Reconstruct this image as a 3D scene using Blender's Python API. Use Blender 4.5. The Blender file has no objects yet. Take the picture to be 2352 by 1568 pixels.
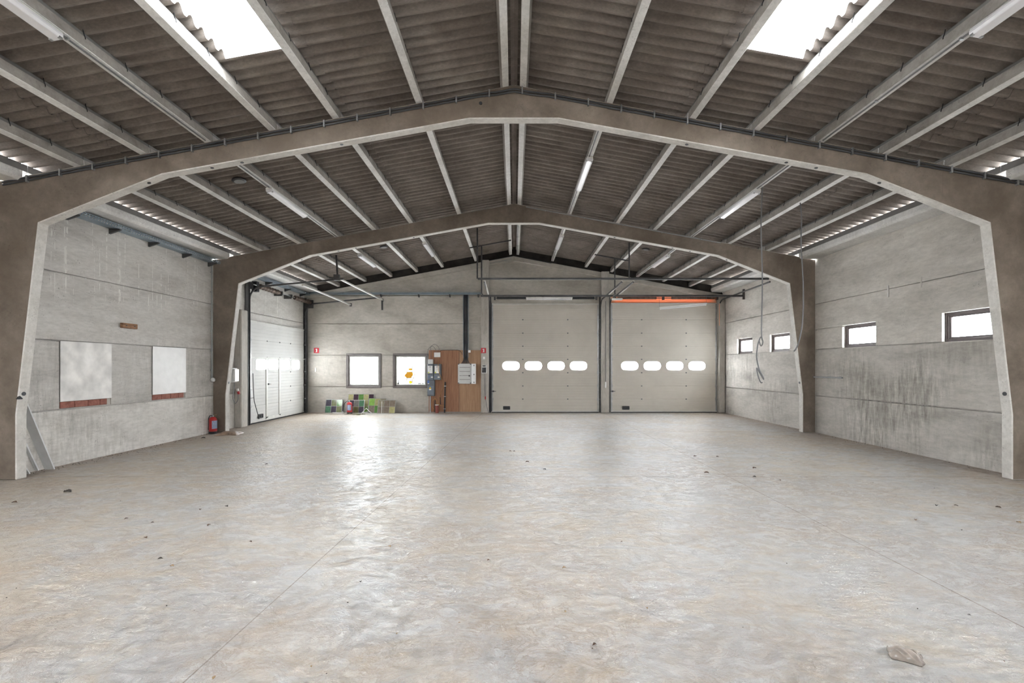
import bpy, bmesh, math, random
from mathutils import Vector, Matrix

random.seed(7)
S = bpy.context.scene
COL = S.collection
R = math.radians

# ------------------------------------------------------------------ camera, sky, exposure
F = 1061.0                      # focal length in pixels of the 2352-wide frame
VX, VY, CAMZ = 1181.0, 843.0, 1.68
cam = bpy.data.cameras.new('camera')
cam.sensor_width = 36.0
cam.lens = F / 2352 * 36
cam.shift_x = -(VX - 1176) / 2352
cam.shift_y = (VY - 784) / 2352
cam.clip_end = 300
cam_o = bpy.data.objects.new('camera', cam)
COL.objects.link(cam_o)
cam_o.location = (0, 0, CAMZ)
cam_o.rotation_euler = (R(90), 0, 0)
S.camera = cam_o

world = bpy.data.worlds.new('overcast_sky')
S.world = world
world.use_nodes = True
wn = world.node_tree.nodes
wn['Background'].inputs[0].default_value = (0.94, 0.97, 1.0, 1)
wn['Background'].inputs[1].default_value = 40.0

S.view_settings.view_transform = 'Standard'
S.view_settings.look = 'None'
S.view_settings.gamma = 1
S.view_settings.use_curve_mapping = False
S.view_settings.exposure = 0.95
cy = S.cycles
cy.max_bounces = 12
cy.diffuse_bounces = 6
cy.glossy_bounces = 4
cy.transparent_max_bounces = 16
cy.transmission_bounces = 6
cy.sample_clamp_indirect = 12
cy.use_denoising = True
cy.caustics_reflective = False
cy.caustics_refractive = False


def portal(name, loc, rot, sx, sy):
    l = bpy.data.lights.new(name, 'AREA')
    l.shape = 'RECTANGLE'
    l.size, l.size_y = sx, sy
    l.cycles.is_portal = True
    o = bpy.data.objects.new(name, l)
    COL.objects.link(o)
    o.location, o.rotation_euler = loc, rot
    return o


# ------------------------------------------------------------------ room dimensions (metres)
HW = 7.75                       # half width between wall faces
Y1, Y2, YB = 6.88, 11.88, 17.15  # front faces of the two frames, gable wall
FT = 0.16                       # frame thickness
YR = -13.0                       # rear wall behind the camera
RZ, SL = 5.88, 0.185            # frame ridge height, roof slope
ANG = math.atan(SL)
JOINTS = [0.955, 2.13, 3.29]
PX = [0.13, 1.42, 2.66, 3.61, 4.57, 5.53, 6.52]
SKY = (2.74, 3.50)              # slope range of the roof lights
SKYY = [(3.0, 5.6)]


def ztop(x):
    return RZ - SL * abs(x)


def at(px, py, Y):
    """a point of the hall at depth Y in metres, surveyed off the photograph"""
    return Vector(((px - VX) * Y / F, Y, CAMZ - (py - VY) * Y / F))


def fl(px, py):
    Y = F * CAMZ / (py - VY)
    return Vector(((px - VX) * Y / F, Y, 0))


# ------------------------------------------------------------------ mesh builder
class MB:
    def __init__(self):
        self.v, self.f, self.sm = [], [], []

    def add(self, vs, fs, smooth=False):
        n = len(self.v)
        self.v += [tuple(p) for p in vs]
        self.f += [tuple(i + n for i in f) for f in fs]
        self.sm += [smooth] * len(fs)
        return self

    def box(self, x0, x1, y0, y1, z0, z1):
        v = [(x, y, z) for x in (x0, x1) for y in (y0, y1) for z in (z0, z1)]
        return self.add(v, [(0, 1, 3, 2), (4, 6, 7, 5), (0, 4, 5, 1), (2, 3, 7, 6), (0, 2, 6, 4), (1, 5, 7, 3)])

    def obox(self, c, size, M=None):
        hx, hy, hz = [s / 2 for s in size]
        v = [Vector((x, y, z)) for x in (-hx, hx) for y in (-hy, hy) for z in (-hz, hz)]
        c = Vector(c)
        v = [c + (M @ p if M is not None else p) for p in v]
        return self.add(v, [(0, 1, 3, 2), (4, 6, 7, 5), (0, 4, 5, 1), (2, 3, 7, 6), (0, 2, 6, 4), (1, 5, 7, 3)])

    def beam(self, p, q, w, h, up=(0, 0, 1)):
        """a bar from p to q with section w by h"""
        p, q = Vector(p), Vector(q)
        d = (q - p)
        L = d.length
        d.normalize()
        s = d.cross(Vector(up))
        if s.length < 1e-4:
            s = d.cross(Vector((1, 0, 0)))
        s.normalize()
        u = s.cross(d)
        M = Matrix((s, d, u)).transposed()
        return self.obox((p + q) / 2, (w, L, h), M)

    def prism(self, poly, a, b, axis='y'):
        """poly: 2D points; axis y: (x,z), axis x: (y,z), axis z: (x,y)"""
        def P(p, t):
            return {'y': (p[0], t, p[1]), 'x': (t, p[0], p[1]), 'z': (p[0], p[1], t)}[axis]
        n = len(poly)
        v = [P(p, a) for p in poly] + [P(p, b) for p in poly]
        fs = [tuple(range(n)), tuple(range(2 * n - 1, n - 1, -1))]
        fs += [(i, i + n, (i + 1) % n + n, (i + 1) % n) for i in range(n)]
        return self.add(v, fs)

    def tube(self, path, r, n=8, cap=True):
        path = [Vector(p) for p in path]
        rings = []
        prev = None
        for i, p in enumerate(path):
            d = (path[min(i + 1, len(path) - 1)] - path[max(i - 1, 0)])
            if d.length < 1e-9:
                d = Vector((0, 0, 1))
            d.normalize()
            if prev is None:
                a = d.cross(Vector((0, 0, 1)))
                if a.length < 1e-3:
                    a = d.cross(Vector((1, 0, 0)))
            else:
                a = prev - d * prev.dot(d)
            a.normalize()
            prev = a
            b = d.cross(a)
            rr = r[i] if isinstance(r, (list, tuple)) else r
            rings.append([p + (a * math.cos(2 * math.pi * k / n) + b * math.sin(2 * math.pi * k / n)) * rr for k in range(n)])
        v = [q for ring in rings for q in ring]
        fs = []
        for i in range(len(rings) - 1):
            for k in range(n):
                fs.append((i * n + k, i * n + (k + 1) % n, (i + 1) * n + (k + 1) % n, (i + 1) * n + k))
        self.add(v, fs, True)
        if cap:
            self.add(rings[0], [tuple(range(n - 1, -1, -1))])
            self.add(rings[-1], [tuple(range(n))])
        return self

    def cyl(self, p, q, r, n=16):
        return self.tube([p, q], r, n)

    def lathe(self, prof, c=(0, 0, 0), n=24):
        """prof: (radius, z) pairs, closed at both ends"""
        c = Vector(c)
        v, fs = [], []
        for (r, z) in prof:
            for k in range(n):
                t = 2 * math.pi * k / n
                v.append(c + Vector((r * math.cos(t), r * math.sin(t), z)))
        for i in range(len(prof) - 1):
            for k in range(n):
                fs.append((i * n + k, i * n + (k + 1) % n, (i + 1) * n + (k + 1) % n, (i + 1) * n + k))
        self.add(v, fs, True)
        self.add(v[:n], [tuple(range(n - 1, -1, -1))])
        self.add(v[-n:], [tuple(range(n))])
        return self

    def build(self, name, m, parent=None, local=False, bevel=0, seg=1):
        me = bpy.data.meshes.new(name)
        off = Vector((0, 0, 0))
        if parent is not None:
            if not local:
                off = wloc(parent)
        elif not local:
            xs, ys, zs = zip(*self.v)
            off = Vector(((min(xs) + max(xs)) / 2, (min(ys) + max(ys)) / 2, min(zs)))
        me.from_pydata([tuple(Vector(p) - off) for p in self.v], [], self.f)
        me.polygons.foreach_set('use_smooth', self.sm)
        bm = bmesh.new()
        bm.from_mesh(me)
        bmesh.ops.recalc_face_normals(bm, faces=bm.faces)
        bm.to_mesh(me)
        bm.free()
        me.materials.append(m)
        o = bpy.data.objects.new(name, me)
        COL.objects.link(o)
        if parent is not None:
            o.parent = parent
        elif not local:
            o.location = off
        if bevel:
            b = o.modifiers.new('bevel', 'BEVEL')
            b.width, b.segments, b.limit_method = bevel, seg, 'ANGLE'
            b.angle_limit = R(35)
        return o


def wloc(o):
    v = Vector((0, 0, 0))
    while o is not None:
        v += o.location
        o = o.parent
    return v


def tag(o, label, cat, group=None, kind=None):
    o['label'], o['category'] = label, cat
    if group:
        o['group'] = group
    if kind:
        o['kind'] = kind
    return o


def struct(o):
    o['kind'] = 'structure'
    return o


def thing(name, label, cat, loc=(0, 0, 0), group=None, kind=None, rot=(0, 0, 0)):
    o = bpy.data.objects.new(name, None)
    o.empty_display_size = 0.1
    COL.objects.link(o)
    o.location, o.rotation_euler = loc, rot
    return tag(o, label, cat, group, kind)


def smooth_path(pts, n=8):
    pts = [Vector(p) for p in pts]
    out = []
    for i in range(len(pts) - 1):
        p0, p1, p2, p3 = pts[max(i - 1, 0)], pts[i], pts[i + 1], pts[min(i + 2, len(pts) - 1)]
        for k in range(n):
            t = k / n
            out.append(0.5 * ((2 * p1) + (p2 - p0) * t + (2 * p0 - 5 * p1 + 4 * p2 - p3) * t * t + (3 * p1 - p0 - 3 * p2 + p3) * t ** 3))
    out.append(pts[-1])
    return out


ORD = ['first', 'second', 'third', 'fourth', 'fifth', 'sixth', 'seventh', 'eighth', 'ninth', 'tenth']


# ------------------------------------------------------------------ materials
def new_mat(name):
    m = bpy.data.materials.new(name)
    m.use_nodes = True
    nt = m.node_tree
    return m, nt, nt.nodes['Principled BSDF']


def plain(name, c, rough=0.5, metal=0.0, var=0.06, scale=6.0):
    m, nt, b = new_mat(name)
    b.inputs['Roughness'].default_value = rough
    b.inputs['Metallic'].default_value = metal
    g = nt.nodes.new('ShaderNodeNewGeometry')
    n = nt.nodes.new('ShaderNodeTexNoise')
    n.inputs['Scale'].default_value = scale
    n.inputs['Detail'].default_value = 5
    nt.links.new(g.outputs['Position'], n.inputs['Vector'])
    r = nt.nodes.new('ShaderNodeValToRGB')
    r.color_ramp.elements[0].position, r.color_ramp.elements[1].position = 0.3, 0.7
    r.color_ramp.elements[0].color = tuple(max(0, x * (1 - 2 * var)) for x in c) + (1,)
    r.color_ramp.elements[1].color = tuple(min(1, x * (1 + var)) for x in c) + (1,)
    nt.links.new(n.outputs['Fac'], r.inputs[0])
    nt.links.new(r.outputs[0], b.inputs['Base Color'])
    return m


class N:
    """small node helper"""
    def __init__(self, nt):
        self.nt = nt

    def node(self, t, **kw):
        n = self.nt.nodes.new(t)
        for k, v in kw.items():
            setattr(n, k, v)
        return n

    def link(self, a, b):
        self.nt.links.new(a, b)

    def pos(self):
        return self.node('ShaderNodeNewGeometry').outputs['Position']

    def mapping(self, vec, scale=(1, 1, 1), loc=(0, 0, 0), rot=(0, 0, 0)):
        m = self.node('ShaderNodeMapping')
        m.inputs['Scale'].default_value = scale
        m.inputs['Location'].default_value = loc
        m.inputs['Rotation'].default_value = rot
        self.link(vec, m.inputs['Vector'])
        return m.outputs[0]

    def noise(self, vec, scale, detail=6, rough=0.55, dist=0.0):
        n = self.node('ShaderNodeTexNoise')
        n.inputs['Scale'].default_value = scale
        n.inputs['Detail'].default_value = detail
        n.inputs['Roughness'].default_value = rough
        n.inputs['Distortion'].default_value = dist
        self.link(vec, n.inputs['Vector'])
        return n.outputs['Fac']

    def ramp(self, fac, *stops):
        r = self.node('ShaderNodeValToRGB')
        cr = r.color_ramp
        while len(cr.elements) < len(stops):
            cr.elements.new(0.5)
        for e, (p, c) in zip(cr.elements, stops):
            e.position = p
            e.color = (c, c, c, 1) if isinstance(c, (int, float)) else tuple(c) + (1,)
        self.link(fac, r.inputs[0])
        return r.outputs[0]

    def mix(self, fac, a, b, mode='MIX'):
        m = self.node('ShaderNodeMix', data_type='RGBA', blend_type=mode)
        for i, v in ((0, fac), (6, a), (7, b)):
            s = m.inputs[i]
            if hasattr(v, 'is_linked'):
                self.link(v, s)
            elif isinstance(v, (int, float)):
                s.default_value = v if i == 0 else (v, v, v, 1)
            else:
                s.default_value = tuple(v) + (1,)
        return m.outputs[2]

    def math(self, op, a, b=0.0, c=0.0):
        m = self.node('ShaderNodeMath', operation=op)
        for s, v in zip(m.inputs, (a, b, c)):
            if hasattr(v, 'is_linked'):
                self.link(v, s)
            else:
                s.default_value = v
        return m.outputs[0]

    def sep(self, vec):
        s = self.node('ShaderNodeSeparateXYZ')
        self.link(vec, s.inputs[0])
        return s.outputs

    def bump(self, h, strength=0.3, dist=0.01):
        b = self.node('ShaderNodeBump')
        b.inputs['Strength'].default_value = strength
        b.inputs['Distance'].default_value = dist
        self.link(h, b.inputs['Height'])
        return b.outputs[0]


def concrete(name, c_lo, c_mid, c_hi, stretch=(1, 1, 1), scale=1.2, rough=0.85, bump=0.25, pits=0.5, streak=0.0, drips=False, dirt=None, rows=None):
    m, nt, b = new_mat(name)
    n = N(nt)
    p = n.pos()
    pm = n.mapping(p, stretch)
    a = n.noise(pm, scale, 8, 0.6, 0.3)
    col = n.ramp(a, (0.3, c_lo), (0.5, c_mid), (0.72, c_hi))
    fine = n.noise(n.mapping(p, tuple(s * 1.0 for s in stretch)), scale * 9, 8, 0.7)
    col = n.mix(0.5, col, n.ramp(fine, (0.3, 0.62), (0.7, 1.12)), 'MULTIPLY')
    if rows:
        zz = n.math('MULTIPLY', n.sep(p)[2], 0.2)
        r = n.ramp(zz, *[(a / 5.0, c) for a, c in rows])
        r.node.color_ramp.interpolation = 'CONSTANT'
        col = n.mix(1.0, col, r, 'MULTIPLY')
    if streak:
        st = n.noise(n.mapping(p, (4.2, 4.2, 0.7)), 3.0, 9, 0.72)
        low = n.ramp(n.noise(p, 0.55, 3), (0.42, 0.0), (0.62, 1.0))
        z = n.sep(p)[2]
        zf = n.ramp(n.math('MULTIPLY', z, 0.25), (0.0, 1.0), (0.53, 0.75), (0.60, 0.05))
        f = n.math('MULTIPLY', n.math('MULTIPLY', low, zf), streak)
        col = n.mix(f, col, n.mix(1.0, col, n.ramp(st, (0.36, (0.48, 0.475, 0.455)), (0.62, (1.1, 1.1, 1.1))), 'MULTIPLY'))
        wst = n.ramp(n.noise(n.mapping(p, (6, 6, 1.5)), 2.5, 8, 0.75), (0.60, 0.0), (0.72, 1.0))
        col = n.mix(n.math('MULTIPLY', n.math('MULTIPLY', wst, zf), 0.35), col, (0.66, 0.65, 0.62))
    if drips:
        d = n.noise(n.mapping(p, (15, 15, 0.22)), 1.8, 2, 0.5)
        dm = n.ramp(d, (0.635, 0.0), (0.65, 1.0))
        br = n.ramp(n.noise(n.mapping(p, (5, 5, 5)), 1.5, 3), (0.47, 0.0), (0.52, 1.0))
        z = n.sep(p)[2]
        zf = n.ramp(n.math('MULTIPLY', z, 0.2), (0.55, 0.0), (0.62, 1.0))
        col = n.mix(n.math('MULTIPLY', n.math('MULTIPLY', dm, br), zf), col, (0.72, 0.71, 0.67))
    if dirt is not None:
        dn = n.ramp(n.noise(p, 0.8, 6, 0.6, 0.6), (0.48, 0.0), (0.66, 1.0))
        col = n.mix(n.math('MULTIPLY', dn, 0.7), col, dirt)
    pit = n.ramp(n.noise(p, 46, 2, 0.5), (0.63, 0.0), (0.70, 1.0))
    pw = n.ramp(n.noise(p, 3.1, 4), (0.45, 0.0), (0.65, 1.0))
    pf = n.math('MULTIPLY', n.math('MULTIPLY', pit, pw), pits)
    col = n.mix(pf, col, n.mix(1.0, col, 0.45, 'MULTIPLY'))
    n.link(col, b.inputs['Base Color'])
    b.inputs['Roughness'].default_value = rough
    b.inputs['Specular IOR Level'].default_value = 0.3
    hgt = n.math('SUBTRACT', fine, n.math('MULTIPLY', pf, 0.8))
    n.link(n.bump(hgt, bump, 0.012), b.inputs['Normal'])
    return m


M = {}
M['wall'] = concrete('wall concrete', (0.42, 0.40, 0.365), (0.56, 0.535, 0.495), (0.66, 0.635, 0.59), (1, 1, 3.2), 0.7, streak=1.0, pits=0.7, rows=[(0, 0.86), (0.955, 0.90), (2.13, 1.06), (3.29, 1.04)])
M['wall_left'] = concrete('left wall concrete', (0.48, 0.46, 0.43), (0.61, 0.59, 0.56), (0.70, 0.68, 0.65), (1, 1, 3.6), 0.8, streak=0.6, drips=True, pits=0.9, rows=[(0, 1.10), (0.955, 0.92), (2.13, 0.96), (3.29, 0.98)])
M['gable'] = concrete('gable concrete', (0.36, 0.335, 0.295), (0.475, 0.45, 0.405), (0.555, 0.53, 0.485), (1, 1, 2.2), 0.7, streak=0.25, pits=0.4)
M['frame_face'] = concrete('brown shaded frame concrete', (0.155, 0.126, 0.10), (0.22, 0.182, 0.148), (0.305, 0.257, 0.212), (1, 1, 1), 1.3, pits=0.5, bump=0.2, dirt=(0.14, 0.11, 0.085))  # dirty brown concrete, darkened to put shade into the front and back faces
M['frame_lit'] = concrete('pale lit frame concrete', (0.53, 0.51, 0.475), (0.64, 0.62, 0.585), (0.72, 0.705, 0.675), (1, 1, 1), 1.8, pits=0.9, bump=0.3)  # same concrete in a paler tone: bounced light put into soffits and inner faces
M['post'] = concrete('post concrete', (0.38, 0.355, 0.315), (0.49, 0.465, 0.425), (0.58, 0.555, 0.515), (2, 2, 0.6), 1.4, pits=0.5)
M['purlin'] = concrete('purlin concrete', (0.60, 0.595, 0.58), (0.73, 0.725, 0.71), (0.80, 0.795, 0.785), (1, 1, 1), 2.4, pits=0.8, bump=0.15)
M['purlin_side'] = concrete('darker purlin side', (0.24, 0.22, 0.20), (0.34, 0.318, 0.292), (0.42, 0.40, 0.375), (1, 1, 1), 2.4, pits=0.5, bump=0.15)  # grey-brown sides, darker than the purlin bottom
M['batten'] = plain('grey painted batten', (0.17, 0.165, 0.16), 0.7)
M['hook'] = plain('black steel hook', (0.02, 0.02, 0.022), 0.5, 0.3)
M['black'] = plain('black plastic', (0.018, 0.02, 0.024), 0.45)
M['dark_steel'] = plain('dark galvanised steel', (0.09, 0.09, 0.092), 0.45, 0.6, 0.15)
M['mid_steel'] = plain('grey painted steel', (0.17, 0.175, 0.18), 0.5, 0.2, 0.12)
M['steel'] = plain('galvanised steel', (0.42, 0.43, 0.44), 0.4, 0.7, 0.12)
M['light_steel'] = plain('pale channel steel', (0.62, 0.61, 0.58), 0.5, 0.2)
M['conduit'] = plain('grey pvc conduit', (0.33, 0.34, 0.35), 0.45)
M['dark_conduit'] = plain('dark grey pvc conduit', (0.05, 0.053, 0.058), 0.45)
M['white_plastic'] = plain('white plastic', (0.78, 0.78, 0.76), 0.4, 0, 0.03)
M['grey_plastic'] = plain('grey plastic', (0.55, 0.56, 0.55), 0.45, 0, 0.03)
M['board'] = plain('dark closing board', (0.035, 0.03, 0.026), 0.9, 0, 0.3, 3)
M['spring'] = plain('rusty spring steel', (0.14, 0.10, 0.08), 0.55, 0.4, 0.3)
M['rubber'] = plain('black rubber', (0.02, 0.02, 0.02), 0.8)
M['red'] = plain('red enamel', (0.42, 0.02, 0.022), 0.3, 0, 0.04)
M['sign_red'] = plain('red sign', (0.55, 0.03, 0.045), 0.35, 0, 0.03)
M['sign_white'] = plain('white sign print', (0.85, 0.84, 0.82), 0.4, 0, 0.02)
M['window_frame'] = plain('plum brown window frame', (0.075, 0.055, 0.055), 0.4, 0, 0.1)
M['window_frame_grey'] = plain('weathered brown grey window frame', (0.13, 0.115, 0.11), 0.5, 0, 0.1)
M['tray'] = plain('blue grey cable tray', (0.30, 0.37, 0.43), 0.45, 0.35, 0.1)
M['cable'] = plain('black cable', (0.022, 0.024, 0.03), 0.5)
M['grey_cable'] = plain('grey cable', (0.16, 0.16, 0.165), 0.5)
M['yellow_cable'] = plain('orange cable', (0.52, 0.27, 0.08), 0.5)
M['red_duct'] = plain('red brown plastic duct', (0.30, 0.085, 0.065), 0.5)
M['meter_box'] = plain('blue grey meter box', (0.10, 0.115, 0.135), 0.35, 0, 0.05)
M['meter_low'] = plain('slate blue meter cover', (0.15, 0.18, 0.22), 0.35, 0, 0.05)
M['cabinet'] = plain('light grey cabinet', (0.60, 0.61, 0.60), 0.4, 0, 0.03)
M['dark_trim'] = plain('dark trim', (0.03, 0.03, 0.033), 0.5)
M['yellow'] = plain('warning yellow', (0.85, 0.58, 0.02), 0.4, 0, 0.02)
M['lime'] = plain('yellow green sticker', (0.55, 0.60, 0.08), 0.4, 0, 0.02)
M['blue'] = plain('blue sticker', (0.06, 0.14, 0.42), 0.4, 0, 0.02)
M['label_blue'] = plain('printed blue label', (0.34, 0.42, 0.60), 0.4, 0, 0.25, 90)
M['white_board'] = plain('soiled white board', (0.80, 0.785, 0.76), 0.5, 0, 0.14, 3.5)
M['clean_board'] = plain('clean white board', (0.83, 0.825, 0.815), 0.4, 0, 0.03)
M['plank'] = plain('white coated plank', (0.68, 0.69, 0.69), 0.4, 0, 0.06)
M['leaf'] = plain('dry leaf', (0.13, 0.075, 0.045), 0.8, 0, 0.3, 30)
M['straw'] = plain('pale bark scrap', (0.38, 0.26, 0.14), 0.8, 0, 0.2, 30)
M['clod'] = plain('dark clod', (0.06, 0.05, 0.04), 0.9, 0, 0.3, 40)
M['came'] = plain('lead came', (0.30, 0.31, 0.29), 0.5, 0.3)
M['frame_white'] = plain('white strip', (0.66, 0.66, 0.63), 0.5)
M['ply'] = None


def brick_mat():
    m, nt, b = new_mat('red brick course')
    n = N(nt)
    p = n.pos()
    c = n.ramp(n.noise(p, 14, 6), (0.3, (0.20, 0.075, 0.055)), (0.7, (0.36, 0.15, 0.115)))
    n.link(c, b.inputs['Base Color'])
    b.inputs['Roughness'].default_value = 0.9
    return m


def ply_mat():
    m, nt, b = new_mat('brown plywood')
    n = N(nt)
    p = n.pos()
    g = n.noise(n.mapping(p, (14, 14, 0.9)), 2.2, 6, 0.6, 0.6)
    warm = n.ramp(g, (0.3, (0.22, 0.095, 0.045)), (0.7, (0.36, 0.18, 0.095)))
    pale = n.ramp(g, (0.3, (0.30, 0.165, 0.085)), (0.7, (0.44, 0.275, 0.16)))
    x = n.sep(p)[0]
    side = n.math('GREATER_THAN', x, -2.04)
    col = n.mix(side, warm, pale)
    seam = n.math('LESS_THAN', n.math('ABSOLUTE', n.math('ADD', x, 2.04)), 0.006)
    col = n.mix(seam, col, (0.08, 0.04, 0.025))
    n.link(col, b.inputs['Base Color'])
    b.inputs['Roughness'].default_value = 0.5
    return m


def wood_mat():
    m, nt, b = new_mat('rough wood')
    n = N(nt)
    p = n.pos()
    g = n.noise(n.mapping(p, (4, 4, 40)), 2.0, 5, 0.6, 0.8)
    n.link(n.ramp(g, (0.35, (0.13, 0.06, 0.03)), (0.6, (0.36, 0.20, 0.11))), b.inputs['Base Color'])
    b.inputs['Roughness'].default_value = 0.85
    return m


def roof_mat():
    m, nt, b = new_mat('fibre cement sheet')
    n = N(nt)
    p = n.pos()
    a = n.noise(p, 1.6, 7, 0.65, 0.3)
    col = n.ramp(a, (0.3, (0.165, 0.14, 0.122)), (0.52, (0.23, 0.202, 0.18)), (0.72, (0.30, 0.27, 0.243)))
    fib = n.noise(n.mapping(p, (8, 30, 8)), 3.0, 6, 0.7)
    col = n.mix(0.6, col, n.ramp(fib, (0.3, 0.65), (0.7, 1.2)), 'MULTIPLY')
    n.link(col, b.inputs['Base Color'])
    b.inputs['Roughness'].default_value = 0.9
    b.inputs['Specular IOR Level'].default_value = 0.2
    n.link(n.bump(fib, 0.1, 0.004), b.inputs['Normal'])
    return m


def floor_mat():
    m, nt, b = new_mat('dusty concrete floor')
    n = N(nt)
    p = n.pos()
    x, y, z = n.sep(p)
    big = n.noise(p, 0.28, 5, 0.6, 0.8)
    swirl = n.noise(n.mapping(p, (1.0, 1.5, 1)), 1.5, 6, 0.68, 1.8)
    mid = n.noise(n.mapping(p, (1.0, 1.3, 1)), 3.4, 6, 0.66, 2.2)
    fine = n.noise(n.mapping(p, (1.1, 2.0, 1)), 8.0, 5, 0.7, 1.4)
    dust = n.math('ADD', n.math('MULTIPLY', big, 0.5), n.math('MULTIPLY', swirl, 0.5))
    left = n.ramp(n.math('MULTIPLY_ADD', x, 0.06, 0.5), (0.1, 0.06), (0.65, 0.0))
    dust = n.math('ADD', dust, left)
    grey_c = n.ramp(fine, (0.3, (0.43, 0.415, 0.40)), (0.7, (0.56, 0.542, 0.52)))
    dust_c = n.ramp(fine, (0.3, (0.45, 0.375, 0.29)), (0.55, (0.555, 0.482, 0.393)), (0.72, (0.60, 0.55, 0.485)))
    mask = n.ramp(dust, (0.45, 0.0), (0.59, 1.0))
    col = n.mix(mask, grey_c, dust_c)
    # smeared film: brown curls and pale rubbed lines, thin and curved
    curl = n.math('ABSOLUTE', n.math('SUBTRACT', mid, 0.5))
    line_m = n.ramp(curl, (0.0, 1.0), (0.035, 0.0))
    zone = n.ramp(n.noise(p, 0.45, 4, 0.6, 0.5), (0.42, 0.0), (0.58, 1.0))
    col = n.mix(n.math('MULTIPLY', n.math('MULTIPLY', line_m, zone), 0.7), col, (0.29, 0.21, 0.15))
    pale = n.ramp(n.math('ABSOLUTE', n.math('SUBTRACT', mid, 0.57)), (0.0, 1.0), (0.02, 0.0))
    col = n.mix(n.math('MULTIPLY', pale, 0.35), col, (0.55, 0.54, 0.525))
    # old wheel paths with rows of tread crescents
    def track(cx, cy, rad, half, freq, lean):
        dx, dy = n.math('SUBTRACT', x, cx), n.math('SUBTRACT', y, cy)
        r_ = n.math('SQRT', n.math('ADD', n.math('MULTIPLY', dx, dx), n.math('MULTIPLY', dy, dy)))
        r_ = n.math('ADD', r_, n.math('MULTIPLY', n.math('SUBTRACT', swirl, 0.5), 0.35))
        off = n.math('SUBTRACT', r_, rad)
        band = n.ramp(n.math('ABSOLUTE', off), (half * 0.6, 1.0), (half, 0.0))
        ang = n.math('ARCTAN2', dy, dx)
        ph = n.math('ADD', n.math('MULTIPLY', ang, rad * freq), n.math('MULTIPLY', n.math('ABSOLUTE', off), lean))
        ph = n.math('ADD', ph, n.math('MULTIPLY', n.math('SUBTRACT', mid, 0.5), 9.0))
        tooth = n.ramp(n.math('MULTIPLY_ADD', n.math('SINE', ph), 0.5, 0.5), (0.45, 0.0), (0.75, 1.0))
        return n.math('MULTIPLY', band, tooth)
    tr = track(-2.5, -8.0, 11.25, 0.34, 40, 14)
    for a_ in ((-2.0, -9.5, 12.4, 0.22, 46, 12), (-12.0, 5.4, 9.25, 0.26, 42, 15), (12.3, 9.2, 10.2, 0.24, 42, 14), (-14, 8.0, 13.2, 0.16, 60, 20)):
        tr = n.math('MAXIMUM', tr, track(*a_))
    wear = n.ramp(n.noise(p, 0.8, 5, 0.65, 0.6), (0.38, 0.0), (0.62, 1.0))
    tr = n.math('MULTIPLY', tr, wear)
    col = n.mix(n.math('MULTIPLY', tr, 0.75), col, n.mix(1.0, col, (0.70, 0.68, 0.66), 'MULTIPLY'))
    blot = n.ramp(n.noise(n.mapping(p, (1, 1.2, 1)), 0.9, 8, 0.7, 1.0), (0.52, 0.0), (0.70, 1.0))
    col = n.mix(n.math('MULTIPLY', blot, 0.45), col, n.mix(1.0, col, (0.74, 0.745, 0.75), 'MULTIPLY'))
    warm = n.ramp(n.noise(n.mapping(p, (1, 1.2, 1), (5, 3, 0)), 1.1, 8, 0.7, 1.5), (0.50, 0.0), (0.68, 1.0))
    col = n.mix(n.math('MULTIPLY', warm, 0.6), col, n.mix(1.0, col, (0.96, 0.86, 0.74), 'MULTIPLY'))
    # tread prints: rows of crescents along two old wheel paths
    rub = n.ramp(n.noise(n.mapping(p, (1, 2.6, 1), rot=(0, 0, 0.5)), 3.2, 6, 0.65, 2.0), (0.50, 0.0), (0.72, 1.0))
    col = n.mix(n.math('MULTIPLY', n.math('MULTIPLY', rub, zone), 0.6), col, (0.36, 0.265, 0.19))
    edge = n.ramp(n.math('MULTIPLY_ADD', n.math('ABSOLUTE', x), 0.125, n.math('MULTIPLY', n.math('SUBTRACT', swirl, 0.5), 0.10)), (0.86, 0.0), (0.97, 1.0))
    col = n.mix(n.math('MULTIPLY', edge, 0.6), col, (0.36, 0.26, 0.185))
    spot = n.ramp(n.noise(p, 24, 3, 0.6), (0.70, 0.0), (0.74, 1.0))
    col = n.mix(n.math('MULTIPLY', spot, 0.45), col, (0.22, 0.17, 0.13))
    # joints
    def line(expr, w):
        return n.math('LESS_THAN', n.math('ABSOLUTE', expr), w)
    l1 = line(n.math('SUBTRACT', x, 3.29), 0.006)
    l2 = line(n.math('ADD', n.math('MULTIPLY_ADD', y, -0.0415, 1.865), x), 0.005)
    l3 = line(n.math('SUBTRACT', y, 7.08), 0.008)
    l4 = line(n.math('SUBTRACT', y, 12.0), 0.010)
    ls = n.math('MAXIMUM', n.math('MAXIMUM', l1, l2), n.math('MAXIMUM', l3, l4))
    col = n.mix(n.math('MULTIPLY', ls, 0.8), col, (0.22, 0.16, 0.12))
    n.link(col, b.inputs['Base Color'])
    rsum = n.math('ADD', n.math('MULTIPLY', fine, 0.35), n.math('MULTIPLY', mid, 0.65))
    rv = n.ramp(n.math('ADD', rsum, n.math('MULTIPLY', tr, -0.06)), (0.44, 0.28), (0.50, 0.32), (0.57, 0.62))
    gl = n.mix(n.math('MULTIPLY', n.math('MAXIMUM', mask, edge), 0.4), rv, 0.5)
    n.link(gl, b.inputs['Roughness'])
    n.link(n.ramp(n.math('ADD', rsum, n.math('MULTIPLY', tr, -0.06)), (0.43, 1.0), (0.50, 0.65), (0.57, 0.2)), b.inputs['Specular IOR Level'])
    h = n.math('ADD', n.math('ADD', n.math('MULTIPLY', mid, 0.8), n.math('MULTIPLY', fine, 0.9)), n.math('MULTIPLY', n.noise(p, 17, 4, 0.6, 0.8), 0.5))
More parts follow.
